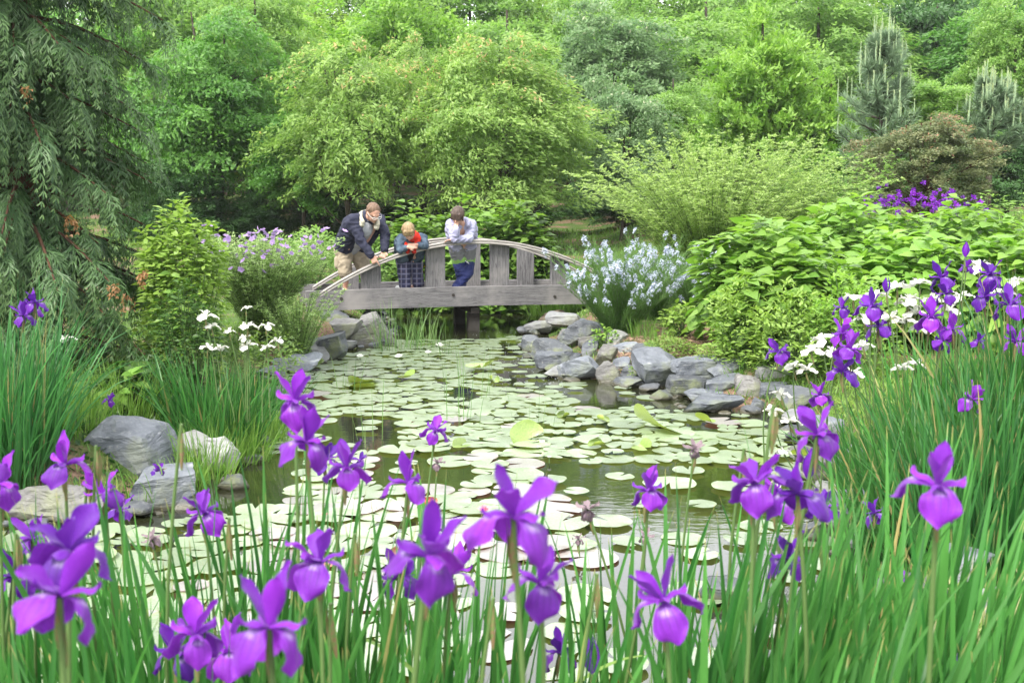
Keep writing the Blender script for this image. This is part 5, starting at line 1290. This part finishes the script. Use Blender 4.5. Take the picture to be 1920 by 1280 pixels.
# a second finer pass fills the chinks
for x, y, rad, kp in zip(cand_x[ok][::-1], cand_y[ok][::-1], cand_r[ok][::-1] * .62, keep[ok][::-1]):
    if kp < .9: continue
    if all((x - a) ** 2 + (y - b) ** 2 > (.80 * (rad + c_)) ** 2 for a, b, c_ in acc): acc.append((x, y, rad))
acc = np.array(acc); ax, ay = proj(np.stack([acc[:, 0], acc[:, 1], 0 * acc[:, 0]], 1))
vis = (ax > -30) & (ax < 1950) & (ay < 1330); print('pads', len(acc), vis.sum())
size = acc[:, 2] / acc[:, 1] * vis; order = np.argsort(-size)
def padlabel(px, py, mode, mat):
    if mat == 'padfresh' or mode: 
        if mat == 'padred': return None
    if py < 880:
        if px > 1180: z = 'below the stone wall' if py < 830 else 'at the end of the stone wall'
        elif px > 1000: z = 'before the big smooth boulder' if py < 790 else 'beside the standing shell-like pad'
        elif py < 700: z = 'nearest the bridge'
        elif py < 740: z = 'beyond the thin mid pond reeds' if px > 760 else 'beyond the reeds, by the dark slab'
        elif py < 790: z = 'round the thin mid pond reeds' if px > 760 else 'by the flat dark rock'
        elif py < 830: z = 'in mid pond behind the lone small iris' if px > 700 else 'beside the dark gap'
        else: z = 'just before the dark gap' if px < 850 else 'at the edge of the open green water'
    elif px > 1050: z = 'alone on the green water' if py < 1000 else 'alone on the white reflecting water'
    elif px < 600: z = ('under the layered pale stone' if px < 330 else 'behind the low bloom over dark water') if py < 1060 else 'near shore, behind the crowded blooms at the corner' if px < 330 else 'near shore, behind the half wilted iris'
    else: z = 'beside the pink water lilies' if py < 985 else 'behind the wide triple iris' if px < 830 else 'behind the tall double iris'
    a = {'pad': 'flat pale green lily pad ', 'padpink': 'flat pinkish grey lily pad ', 'padfresh': 'fresh yellow green lily pad ', 'padred': 'small reddish lily pad '}[mat]
    b = {0: '', 1: 'with upturned edge ', 2: 'folded upright ', 3: 'cupped above the water ', 4: 'still rolled up '}[mode]
    return a + b + z
nobj = 0; rest = Geo(); tmpl = pad_mesh(99, 0, 15, 3)
tv = np.zeros(len(tmpl.vertices) * 3); tmpl.vertices.foreach_get('co', tv); tv = tv.reshape(-1, 3)
tf = np.array([p.vertices[:] for p in tmpl.polygons])
for idx in order:
    x, y, rad = acc[idx]; px, py = ax[idx], ay[idx]; mode, mat = 0, 'pad'
    u = r.random(); upc = inpoly(px, py, [(520, 645), (960, 645), (960, 700), (700, 735), (520, 735)])
    if upc and u < .62: mode, mat = r.choice([1, 2, 3, 3]), 'padfresh'
    elif py < 880 and u < .07: mode, mat = r.choice([1, 2, 4]), 'padfresh'
    elif u > .985: mat = 'padred'
    elif (inpoly(px, py, [(480, 920), (1060, 920), (1060, 1300), (480, 1300)]) and r.random() < .35) or r.random() < .07: mat = 'padpink'
    if mode and not upc: rad = min(rad, .13)
    if mat == 'padred': rad = .07
    z = .006 + .0045 * (idx % 5)
    if nobj < 292 and vis[idx]:
        o = obj('lily_pad', PADS[mode][idx % 4], M[mat], None, (x, y, z + (.03 if mode >= 2 else 0)), ((r.uniform(-.55, .25), r.normal(0, .2), r.random() * 6.28) if upc and mode else (r.normal(0, .012), r.normal(0, .012), r.random() * 6.28)), rad * (.72 if mode in (2, 4) else 1), byobj=True)
        tag(o, padlabel(px, py, mode, mat), 'lily pad', 'lily pads floating on the pond'); nobj += 1
    else:
        a = r.random() * 6.28; V = tv * rad; V = np.stack([V[:, 0] * math.cos(a) - V[:, 1] * math.sin(a), V[:, 0] * math.sin(a) + V[:, 1] * math.cos(a), V[:, 2]], 1) + [x, y, z]
        rest.add(V, tf, 0.0, 0.0)
obj('small_lily_pads', rest.mesh('small_lily_pads', True), M['pad'], kind='stuff')
for (px, py, wd, mode, mat, lab, rz) in [
    (988, 826, 72, 3, 'padfresh', 'bright yellow green pad standing on its side like a shell in mid pond', .3), (1052, 838, 0, 0, '', '', 0),
    (1100, 778, 0, 0, '', '', 0), (1055, 782, 26, 4, 'padfresh', 'small rolled green pad above the raft in mid pond', 1.0), (1130, 790, 26, 4, 'padfresh', 'small curled green pad shaped like a ring', 2.0),
    (1118, 836, 28, 4, 'padfresh', 'small curled green pad before the notched white one', .5), (802, 948, 34, 4, 'padred', 'orange red curled leaf on the near pads beside a purple iris', .2),
    (742, 1042, 36, 4, 'padred', 'dark red curled leaf behind the triple purple iris', 1.2), (1240, 802, 120, 1, 'pad', 'large pale green pad with an upturned rim below the stone wall', 2.0)]:
    if not wd: continue
    P = gnd(px, py, .02); s = wd / F * P[1] / 2
    o = obj('lily_pad', PADS[mode][1], M[mat], None, (P[0], P[1], .03), (.9 if px == 988 else .3, 0, rz), s * (1.3 if mode == 4 else 1), byobj=True); tag(o, lab, 'lily pad', 'lily pads floating on the pond')
LW = star_mesh('water_lily_petals', 9, 1, .42, 3, .42, 3)
for (px, py, wd, mt, lab) in [(748, 664, 20, 'lilyw', 'white water lily standing highest among the green upturned pads'), (675, 664, 20, 'lilyw', 'white water lily at the bank side of the upturned pads'), (803, 656, 16, 'lilyw', 'half open cream water lily behind the upturned pads'),
                              (824, 644, 22, 'lilyw', 'white water lily farthest out towards the bridge'), (908, 950, 34, 'lilyp', 'pink water lily beside the tall double iris'), (608, 958, 22, 'lilyp', 'small pink water lily behind the tall group of irises'),
                              (1030, 850, 12, 'lilyw', 'white lily bud beside the notched pad'), (585, 1010, 26, 'lilyw', 'white water lily glimpsed low behind the iris blades')]:
    P = gnd(px, py + 4, .05); s = wd / F * P[1] / 2
    t = thing('water_lily', lab, 'water lily', (P[0], P[1], .0)); obj('petals', LW, M[mt], t, (0, 0, .035), (r.normal(0, .1), r.normal(0, .1), 1), s, byobj=True, kind='stuff')
    g = Geo(); tube(g, [(0, 0, -.1), (0, 0, .04)], .005, 5); obj('stem', g.mesh('stem', True), M['stem'], t)
# pollen and petal specks on the dark water
r = np.random.default_rng(8); n = 420; P = np.array([gnd(a, b, .004) for a, b in zip(r.uniform(880, 1080, n), r.uniform(612, 735, n))]); P = P[sdf(P[:, 0], P[:, 1]) < -.05]
g = Geo(); a = r.random(len(P)) * 6.28; leafq(g, P, np.stack([np.cos(a), np.sin(a), 0 * a], 1), np.tile([0, 0, 1.], (len(P), 1)), .016, .013, .5, 0, 0)
obj('floating_specks', g.mesh('floating_specks'), M['starblue'], kind='stuff')
# ------------------------------------------------------------------ people
def capsule(g, a, b, ra, rb_, seg=14, rings=5):
    a = np.asarray(a, float); b = np.asarray(b, float); d = b - a; L = np.linalg.norm(d)
    if L < 1e-6: d = np.array([0, 0, 1e-4]); L = 1e-4
    z = d / L; x = norm(np.cross(z, [.31, .77, .55])); y = np.cross(z, x)
    rows = []
    for k in range(1, rings + 1): th = -PI / 2 + k / rings * PI / 2; rows.append((a + z * ra * math.sin(th), ra * math.cos(th)))
    for u in (.33, .66): rows.append((a + d * u, ra + (rb_ - ra) * u))
    for k in range(0, rings): th = k / rings * PI / 2; rows.append((b + z * rb_ * math.sin(th), rb_ * math.cos(th)))
    ang = np.arange(seg) / seg * 2 * PI
    V = [a - z * ra] + [c + r_ * (math.cos(v) * x + math.sin(v) * y) for c, r_ in rows for v in ang] + [b + z * rb_]
    n = len(rows); q = [(1 + i * seg + j, 1 + i * seg + (j + 1) % seg, 1 + (i + 1) * seg + (j + 1) % seg, 1 + (i + 1) * seg + j) for i in range(n - 1) for j in range(seg)]
    t1 = [(0, 1 + (j + 1) % seg, 1 + j) for j in range(seg)]; e = len(V) - 1; t2 = [(e, 1 + (n - 1) * seg + j, 1 + (n - 1) * seg + (j + 1) % seg) for j in range(seg)]
    base = g.n; g.add(V, q); g.F.append(np.array(t1 + t2) + base)
def ellips(g, c, ax, fwd, up):
    f = norm(np.asarray(fwd, float)); u = np.asarray(up, float); s = norm(np.cross(f, u)); u = np.cross(s, f)
    V = IC3V * np.asarray(ax); g.add(np.asarray(c) + V[:, :1] * s + V[:, 1:2] * f + V[:, 2:3] * u, IC3F)
def fuse(name, g, mat, parent, o, voxel=.008, smooth=5, disp=0.0, dscale=.12, seed=0):
    me = g.mesh(name, True, o); ob = bpy.data.objects.new('tmp', me); COL.objects.link(ob)
    m_ = ob.modifiers.new('r', 'REMESH'); m_.mode = 'VOXEL'; m_.voxel_size = voxel; m_.use_smooth_shade = True
    s = ob.modifiers.new('s', 'SMOOTH'); s.iterations = smooth; s.factor = .5
    dg = bpy.context.evaluated_depsgraph_get(); m2 = bpy.data.meshes.new_from_object(ob.evaluated_get(dg))
    bpy.data.objects.remove(ob); m2.name = name; m2.materials.clear()
    if disp:
        n = len(m2.vertices); co = np.zeros(n * 3); no = np.zeros(n * 3); m2.vertices.foreach_get('co', co); m2.vertices.foreach_get('normal', no)
        co = co.reshape(-1, 3); no = no.reshape(-1, 3); of = Vector((seed, 2 * seed, 0))
        dv = np.array([1 - abs(noise.noise(Vector((v[0] / dscale, v[1] / dscale, v[2] / dscale * 1.6)) + of)) * 2.2 for v in co])
        m2.vertices.foreach_set('co', (co + no * (dv * disp)[:, None]).ravel()); m2.update()
    return obj(name, m2, M[mat], parent)
def hand(g, w_, dirv, pn, sc, pose='relaxed', side=1):
    """w_ wrist, dirv towards the fingers, pn palm normal; five fingers of unequal length"""
    d = norm(np.asarray(dirv, float)); pn = np.asarray(pn, float); s = norm(np.cross(d, pn)) * side; pn = norm(np.cross(s * side, d))
    w_ = np.asarray(w_, float); k = w_ + d * .085 * sc
    for j, u in enumerate((-.030, -.010, .010, .030)):
        capsule(g, w_ + s * u * .6 * sc, k + s * u * sc, .015 * sc, .012 * sc, 8, 3)
    for j, (u, L) in enumerate(zip((-.031, -.0105, .0105, .030), (.058, .072, .078, .070))):
        p = k + s * u * sc; curl = {'relaxed': .35, 'grip': .95, 'point': 1.15, 'flat': .12}[pose]
        if pose == 'point' and j == 3: curl = .05
        dd = d; q = p
        for m_ in range(3):
            dd = norm(dd * math.cos(curl) + pn * math.sin(curl)); pn_ = pn; e = q + dd * L * sc * (.45, .32, .25)[m_]
            capsule(g, q, e, (.0098 - .0008 * m_) * sc, (.0090 - .0008 * m_) * sc, 8, 3); q = e
            pn = norm(pn - dd * (pn @ dd))
        pn = norm(np.cross(s * side, d))
    b = w_ + s * .024 * sc + d * .02 * sc; e = b + norm(s * .8 + d * .6 + pn * .3) * .045 * sc; capsule(g, b, e, .014 * sc, .011 * sc, 8, 3)
    capsule(g, e, e + norm(d + pn * (.5 if pose != 'grip' else 1.3)) * .032 * sc, .0108 * sc, .009 * sc, 8, 3)
def head(g, c, f, up, s):
    """skull, jaw, nose, ears, brow, lips; f = where the face looks"""
    f = norm(np.asarray(f, float)); sd = norm(np.cross(f, up)); u = np.cross(sd, f); c = np.asarray(c, float)
    L = lambda x, y, z: c + (sd * x + f * y + u * z) * s
    ellips(g, L(0, -.012, .022), (.077 * s, .095 * s, .092 * s), f, u)
    ellips(g, L(0, .030, -.045), (.056 * s, .056 * s, .072 * s), f, u)
    capsule(g, L(0, .086, .012), L(0, .108, -.022), .008 * s, .013 * s, 8, 3)
    capsule(g, L(-.035, .082, .026), L(.035, .082, .026), .010 * s, .010 * s, 8, 3)
    capsule(g, L(-.018, .086, -.055), L(.018, .086, -.055), .008 * s, .008 * s, 8, 3)
    capsule(g, L(0, .070, -.095), L(0, .072, -.098), .016 * s, .016 * s, 8, 3)
    for k in (-1, 1): ellips(g, L(k * .080, -.005, -.005), (.010 * s, .018 * s, .030 * s), f, u)
    return L, sd, f, u
def hair(g, L, sd, f, u, s, full=1.0, fringe=0.0, r_=None):
    ellips(g, L(0, -.022, .034), (.085 * s * full, .098 * s * full, .092 * s * full), f, u)
    ellips(g, L(0, -.055, -.015), (.076 * s * full, .060 * s, .075 * s), f, u)
    if fringe:
        for k in np.linspace(-.055, .055, 6): capsule(g, L(k, .055, .075), L(k * 1.15, .088, .035 - fringe), .020 * s, .013 * s, 7, 2)
        for k in (-1, 1): capsule(g, L(k * .070, .01, .04), L(k * .078, .02, -.02 - fringe), .020 * s, .014 * s, 7, 2)
    r2 = np.random.default_rng(int(full * 100))
    for k in range(46):
        d = norm(r2.normal(0, 1, 3)); d[2] = abs(d[2]); 
        if d[1] > .55: continue
        b = L(d[0] * .078 * full, -.022 + d[1] * .09 * full, .034 + d[2] * .084 * full); e = b + (sd * d[0] + f * (d[1] + .5 * (fringe > 0)) - u * .5) * .022 * s
        capsule(g, b, e, .0115 * s, .004 * s, 6, 2)
def person(lab, px, t):
    q = bw(px, 548, t); o = np.array([q[0], q[1], .52]); return thing('person', lab, 'person', o), o
def B(*a): return bw(*a)
UP = np.array([0, 0, 1.])

# --- man bending over the near rail
pm, o = person('bending man in navy jacket with fleece collar and khaki shorts, pointing over the rail', 655, .55)
pel = B(655, 462, .48); hL, hR = B(644, 470, .42), B(668, 470, .50); kL, kR = B(647, 513, .36), B(686, 512, .45); aL, aR = B(648, 542, .45), B(694, 545, .5)
aL[2] = .60; aR[2] = .60; neck = B(688, 411, .12); hd = B(700, 399, .00); chest = B(678, 424, .22)
sL, sR = B(664, 413, .06), B(710, 411, .32); eL, eR = B(675, 449, .0), B(722, 439, .15); wL, wR = B(697, 480, -.07), B(721, 470, .06)
g = Geo()
capsule(g, hL, kL, .085, .058); capsule(g, hR, kR, .085, .058); capsule(g, kL, aL, .056, .036); capsule(g, kR, aR, .056, .036)
for a_, k_ in ((aL, kL), (aR, kR)): capsule(g, a_ - [0, 0, .03], a_ + np.array([.03, -.16, -.045]), .038, .028)
capsule(g, hL, chest + (sL - chest) * .5, .11, .12); capsule(g, hR, chest + (sR - chest) * .5, .11, .12); capsule(g, chest, neck, .10, .062); capsule(g, neck, hd, .06, .055)
capsule(g, sL, eL, .055, .042); capsule(g, sR, eR, .055, .042); capsule(g, eL, wL, .042, .027); capsule(g, eR, wR, .042, .027)
f = norm(np.array([.50, -.62, -.72])); L_, sd_, f_, u_ = head(g, hd, f, norm(np.array([.25, -.5, .9])), 1.06)
fing = B(712, 511, -.10); hand(g, wL, norm(B(706, 497, -.09) - wL), norm(np.array([.2, .6, -.6])), 1.05, 'point', 1)
hand(g, wR, norm(B(716, 487, .045) - wR), norm(np.array([-.3, -.7, -.6])), 1.05, 'grip', -1)
fuse('body', g, 'skin', pm, o, .0095, 3)
g = Geo(); hair(g, L_, sd_, f_, u_, 1.06, .97); fuse('hair', g, 'hairb', pm, o, .009, 2)
for k in (-1, 1):
    g = Geo(); ellips(g, L_(k * .033, .088, .008), (.009, .006, .008), f_, u_); obj('eye', g.mesh('eye', True, o), M['eye'], pm)
g = Geo()
for k in (-1, 1):
    a = np.linspace(0, 2 * PI, 13); tube(g, [L_(k * .034 + .026 * math.cos(v), .108, .006 + .019 * math.sin(v)) for v in a], .0035, 5)
    tube(g, [L_(k * .060, .106, .010), L_(k * .082, .05, .012), L_(k * .082, -.005, .008)], .0028, 5)
tube(g, [L_(-.010, .112, .008), L_(.010, .112, .008)], .003, 5)
obj('glasses', g.mesh('glasses', True, o), M['glasses'], pm)
g = Geo()   # jacket: open at the front, over a light shirt
back = norm(np.array([-.25, .55, .75]))
for a_, b_ in ((hL, sL), (hR, sR)):
    a2 = a_ + (b_ - a_) * .12 + back * .02; capsule(g, a2, a_ + (b_ - a_) * .86 + back * .01, .138, .130)
capsule(g, (hL + hR) / 2 + UP * .05 + back * .05, neck - (neck - chest) * .3 + back * .03, .12, .12)
capsule(g, sL + [0, 0, -.01], eL, .082, .066); capsule(g, sR, eR, .082, .066); capsule(g, eL, wL - (wL - eL) * .06, .066, .048); capsule(g, eR, wR - (wR - eR) * .08, .066, .050)
capsule(g, sL, sR, .085, .085)
jk = fuse('jacket', g, 'navy', pm, o, .011, 5, .012, .10, 3)
for a_, e_ in ((wL, eL), (wR, eR)):
    g = Geo(); d = norm(a_ - e_); capsule(g, a_ - d * .045, a_ - d * .02, .052, .050); fuse('cuff', g, 'navy', jk, o, .009, 2)
g = Geo(); cc = chest + (hd - chest) * .15; fr = norm(np.array([.35, -.75, -.35]))
capsule(g, pel + fr * .05 + UP * .02, chest + fr * .065, .128, .130); capsule(g, chest + fr * .06, neck + fr * .015, .112, .062)
fuse('shirt', g, 'lgrey', pm, o, .011, 5, .008, .10, 5)
g = Geo()
a = np.linspace(-2.5, 2.5, 15); ax = norm(hd - neck + [0.0, 0, .12]); s1 = norm(np.cross(ax, fr)); s2 = norm(np.cross(s1, ax))
pts = [neck + ax * .005 + (math.cos(v) * -s2 + math.sin(v) * s1) * (.100 + .012 * abs(v)) + fr * .02 * abs(v) - UP * .012 * abs(v) ** 1.5 for v in a[1:-1]]
for p0, p1 in zip(pts[:-1], pts[1:]): capsule(g, p0, p1, .038, .038, 8, 3); capsule(g, p0 + ax * .045, p1 + ax * .045, .028, .028, 8, 3)
fuse('collar', g, 'beige', jk, o, .009, 3, .004, .02)
g = Geo()
for p0 in (chest + fr * .13 + s1 * .05, chest + fr * .13 - s1 * .055): capsule(g, p0, pel + fr * .11 + (p0 - chest - fr * .13) * 1.1 + UP * .05, .016, .014, 8, 3)
fuse('lining', g, 'beige', jk, o, .009, 3)
g = Geo(); capsule(g, hL + UP * .03, hL + (kL - hL) * .92 - UP * .0, .125, .090); capsule(g, hR + UP * .03, hR + (kR - hR) * .92, .125, .090); capsule(g, hL + UP * .05, hR + UP * .05, .125, .125)
capsule(g, pel + UP * .04, pel + UP * .12, .135, .125)
sh = fuse('shorts', g, 'khaki', pm, o, .011, 4, .012, .09, 7)
g = Geo(); c_ = hL + (kL - hL) * .5 + np.array([-.085, -.04, 0]); capsule(g, c_ + UP * .045, c_ - UP * .045, .045, .045); fuse('pocket', g, 'khaki', sh, o, .009, 3)
for a_ in (aL, aR):
    g = Geo(); capsule(g, a_ - [0, 0, .045], a_ + np.array([.03, -.17, -.055]), .046, .036); capsule(g, a_ + np.array([-.01, .03, -.05]), a_, .042, .042); fuse('shoe', g, 'shoe', pm, o, .010, 2)
g = Geo(); d = norm(wR - eR); capsule(g, wR - d * .005, wR + d * .008, .031, .031); fuse('wristband', g, 'greenc', pm, o, .008, 1)

# --- blond boy kneeling with folded arms on the rail
pb, o = person('blond boy in denim jacket with red hood and plaid shorts, leaning on the rail', 765, .45)
pel = B(765, 487, .42); hL, hR = B(755, 490, .38), B(777, 490, .42); kL, kR = B(760, 537, .28), B(785, 531, .34); aL, aR = B(752, 545, .55), B(757, 544, .45)
kL[2] = .585; kR[2] = .60; aL[2] = .57; aR[2] = .575
chest = B(770, 456, .14); neck = B(770, 444, .03); hd = B(766, 434, -.10)
sL, sR = B(752, 449, .07), B(792, 447, .12); eL, eR = B(750, 469, -.02), B(797, 461, .02); wL, wR = B(766, 463, -.09), B(779, 459, -.08)
g = Geo()
capsule(g, hL, kL, .072, .050); capsule(g, hR, kR, .072, .050); capsule(g, kL, aL, .050, .032); capsule(g, kR, aR, .050, .034)
for a_ in (aL, aR): capsule(g, a_, a_ + np.array([-.05, .12, .0]), .032, .024)
capsule(g, hL, chest + (sL - chest) * .5, .082, .088); capsule(g, hR, chest + (sR - chest) * .5, .082, .088); capsule(g, chest, neck, .075, .045); capsule(g, neck, hd, .046, .044)
capsule(g, sL, eL, .042, .034); capsule(g, sR, eR, .042, .034); capsule(g, eL, wL, .033, .022); capsule(g, eR, wR, .033, .022)
f = norm(np.array([.12, -.62, -.80])); L_, sd_, f_, u_ = head(g, hd, f, norm(np.array([0, -.7, .7])), .95)
hand(g, wR, norm(np.array([-1, .0, -.12])), norm(np.array([0, 1, -.3])), .82, 'relaxed', 1); hand(g, wL, norm(np.array([1, .15, .05])), norm(np.array([0, 1, -.4])), .82, 'relaxed', -1)
fuse('body', g, 'skin', pb, o, .0095, 3)
g = Geo(); hair(g, L_, sd_, f_, u_, .95, 1.03, .01); fuse('hair', g, 'hairl', pb, o, .009, 2)
for k in (-1, 1):
    g = Geo(); ellips(g, L_(k * .030, .084, .006), (.008, .006, .007), f_, u_); obj('eye', g.mesh('eye', True, o), M['eye'], pb)
g = Geo()
for a_, b_ in ((hL, sL), (hR, sR)): capsule(g, a_ + (b_ - a_) * .22, b_ + (a_ - b_) * .16, .098, .098)
capsule(g, sL, sR, .070, .070); capsule(g, sL, eL, .058, .050); capsule(g, sR, eR, .058, .050); capsule(g, eL, wL - (wL - eL) * .35, .048, .038); capsule(g, eR, wR - (wR - eR) * .35, .048, .038)
jk = fuse('jacket', g, 'denim', pb, o, .010, 4, .010, .08, 11)
g = Geo(); fr = np.array([.0, -1, -.3]); capsule(g, pel + UP * .05 + norm(fr) * .05, chest + norm(fr) * .04 - UP * .02, .085, .085); fuse('shirt', g, 'black', pb, o, .010, 3)
g = Geo(); ax = norm(hd - neck + [0, 0, .06]); s1 = norm(np.cross(ax, fr)); s2 = norm(np.cross(s1, ax))
pts = [neck - ax * .02 + (math.cos(v) * -s2 + math.sin(v) * s1) * .098 - UP * .012 * abs(v) ** 1.6 for v in np.linspace(-2.7, 2.7, 15)]
for p0, p1 in zip(pts[:-1], pts[1:]): capsule(g, p0, p1, .036, .036, 8, 3)
capsule(g, pts[0], pts[0] - UP * .06, .033, .026); capsule(g, pts[-1], pts[-1] - UP * .06, .036, .03); capsule(g, pts[3], pts[11], .04, .04)
fuse('hood', g, 'red', jk, o, .009, 3, .005, .04)
g = Geo(); capsule(g, hL + UP * .04, hL + (kL - hL) * .86, .096, .078); capsule(g, hR + UP * .04, hR + (kR - hR) * .86, .096, .078); capsule(g, hL + UP * .05, hR + UP * .05, .098, .098)
fuse('shorts', g, 'plaid', pb, o, .010, 3, .008, .08, 13)
for a_ in (aL, aR):
    g = Geo(); capsule(g, a_ + np.array([-.03, .06, .0]), a_ + np.array([-.07, .18, .0]), .040, .032); fuse('shoe', g, 'shoe', pb, o, .010, 2)

# --- dark haired boy leaning on the rail, chin in hand
pg, o = person('dark haired boy in grey lavender sweatshirt and navy trousers, chin in hand', 864, .5)
pel = B(868, 484, .42); hL, hR = B(861, 488, .38), B(877, 488, .42); kL, kR = B(864, 512, .33), B(877, 513, .30); aL, aR = B(866, 538, .45), B(854, 538, .30)
aL[2] = .585; aR[2] = .585
chest = B(865, 436, .16); neck = B(866, 419, .05); hd = B(858, 405, -.04)
sL, sR = B(846, 421, .08), B(883, 421, .12); eL, eR = B(853, 447, -.03), B(879, 447, .00); wL, wR = B(856, 428, -.10), B(850, 450, -.03)
g = Geo()
capsule(g, hL, kL, .070, .050); capsule(g, hR, kR, .070, .050); capsule(g, kL, aL, .048, .034); capsule(g, kR, aR, .048, .034)
for a_ in (aL, aR): capsule(g, a_ - UP * .02, a_ + np.array([-.04, -.12, -.035]), .032, .024)
capsule(g, hL, chest + (sL - chest) * .5, .080, .088); capsule(g, hR, chest + (sR - chest) * .5, .080, .088); capsule(g, chest, neck, .075, .045); capsule(g, neck, hd, .046, .044)
capsule(g, sL, eL, .042, .034); capsule(g, sR, eR, .042, .034); capsule(g, eL, wL, .033, .022); capsule(g, eR, wR, .033, .022)
f = norm(np.array([-.25, -.74, -.62])); L_, sd_, f_, u_ = head(g, hd, f, norm(np.array([0, -.5, .85])), .98)
hand(g, wL, norm(hd + f_ * .085 - u_ * .06 - wL), norm(np.array([0, 1, .2])), .82, 'relaxed', 1); hand(g, wR, norm(np.array([-1, -.05, .0])), norm(np.array([0, -.2, -1])), .82, 'relaxed', -1)
fuse('body', g, 'skin', pg, o, .0095, 3)
g = Geo(); hair(g, L_, sd_, f_, u_, .98, 1.09, .03); fuse('hair', g, 'haird', pg, o, .009, 2)
for k in (-1, 1):
    g = Geo(); ellips(g, L_(k * .030, .084, .006), (.008, .006, .007), f_, u_); obj('eye', g.mesh('eye', True, o), M['eye'], pg)
mid = (hL + hR) / 2
g = Geo()
for a_, b_ in ((hL, sL), (hR, sR)): capsule(g, a_ + (b_ - a_) * .42, b_ + (a_ - b_) * .14, .102, .098)
capsule(g, sL, sR, .072, .072); capsule(g, sL, eL, .068, .060); capsule(g, sR, eR, .068, .060); capsule(g, eL, wL - (wL - eL) * .12, .056, .040); capsule(g, eR, wR - (wR - eR) * .2, .056, .042)
jk = fuse('sweatshirt', g, 'lav', pg, o, .010, 4, .012, .08, 17)
g = Geo(); fr = np.array([0, -1, -.2]); ax = norm(hd - neck); s1 = norm(np.cross(ax, fr)); s2 = norm(np.cross(s1, ax))
pts = [neck - ax * .02 + (math.cos(v) * -s2 + math.sin(v) * s1) * .088 for v in np.linspace(-2.2, 2.2, 11)]
for p0, p1 in zip(pts[:-1], pts[1:]): capsule(g, p0, p1, .034, .034, 8, 3)
fuse('hood', g, 'lav', jk, o, .009, 3, .004, .04)
g = Geo()
for a_, b_ in ((hL, sL), (hR, sR)): capsule(g, a_ + (b_ - a_) * .14, a_ + (b_ - a_) * .40, .103, .104)
fuse('hem_panel', g, 'midgrey', jk, o, .010, 4, .008, .08, 18)
g = Geo()
for a_, b_ in ((hL, sL), (hR, sR)): capsule(g, a_ + (b_ - a_) * .0, a_ + (b_ - a_) * .12, .106, .107)
fuse('undershirt', g, 'greenc', pg, o, .010, 3, .002, .07, 19)
g = Geo(); capsule(g, hL, kL, .094, .070); capsule(g, hR, kR, .094, .070); capsule(g, kL, aL, .070, .056); capsule(g, kR, aR, .070, .056); capsule(g, hL - UP * .01, hR - UP * .01, .094, .094)
tr = fuse('trousers', g, 'navyp', pg, o, .010, 3, .012, .08, 21)
g = Geo(); e = B(874, 490, .27); 
for k in range(3): p0 = e + np.array([.012 * k, -.012, -.010 * k]); capsule(g, p0 + [-.012, 0, .008], p0 + [.014, 0, -.006 + .01 * (k == 1)], .0055, .0045, 6, 2)
obj('print', g.mesh('print', True, o), M['whitec'], tr)
for a_ in (aL, aR):
    g = Geo(); capsule(g, a_ - UP * .03, a_ + np.array([-.06, -.13, -.035]), .042, .034); fuse('shoe', g, 'shoe', pg, o, .010, 2)

# ------------------------------------------------------------------ soft damp air between the garden and the wood
m = bpy.data.materials.new('haze'); m.use_nodes = True; n = m.node_tree.nodes; n.clear()
v = n.new('ShaderNodeVolumePrincipled'); v.inputs['Color'].default_value = (.93, .96, 1, 1); v.inputs['Density'].default_value = .00045; v.inputs['Anisotropy'].default_value = .2
o_ = n.new('ShaderNodeOutputMaterial'); m.node_tree.links.new(v.outputs[0], o_.inputs['Volume'])
g = Geo(); box(g, -250, 250, -80, 340, -3, 22); tag(obj('haze', g.mesh('haze'), m), kind='stuff')
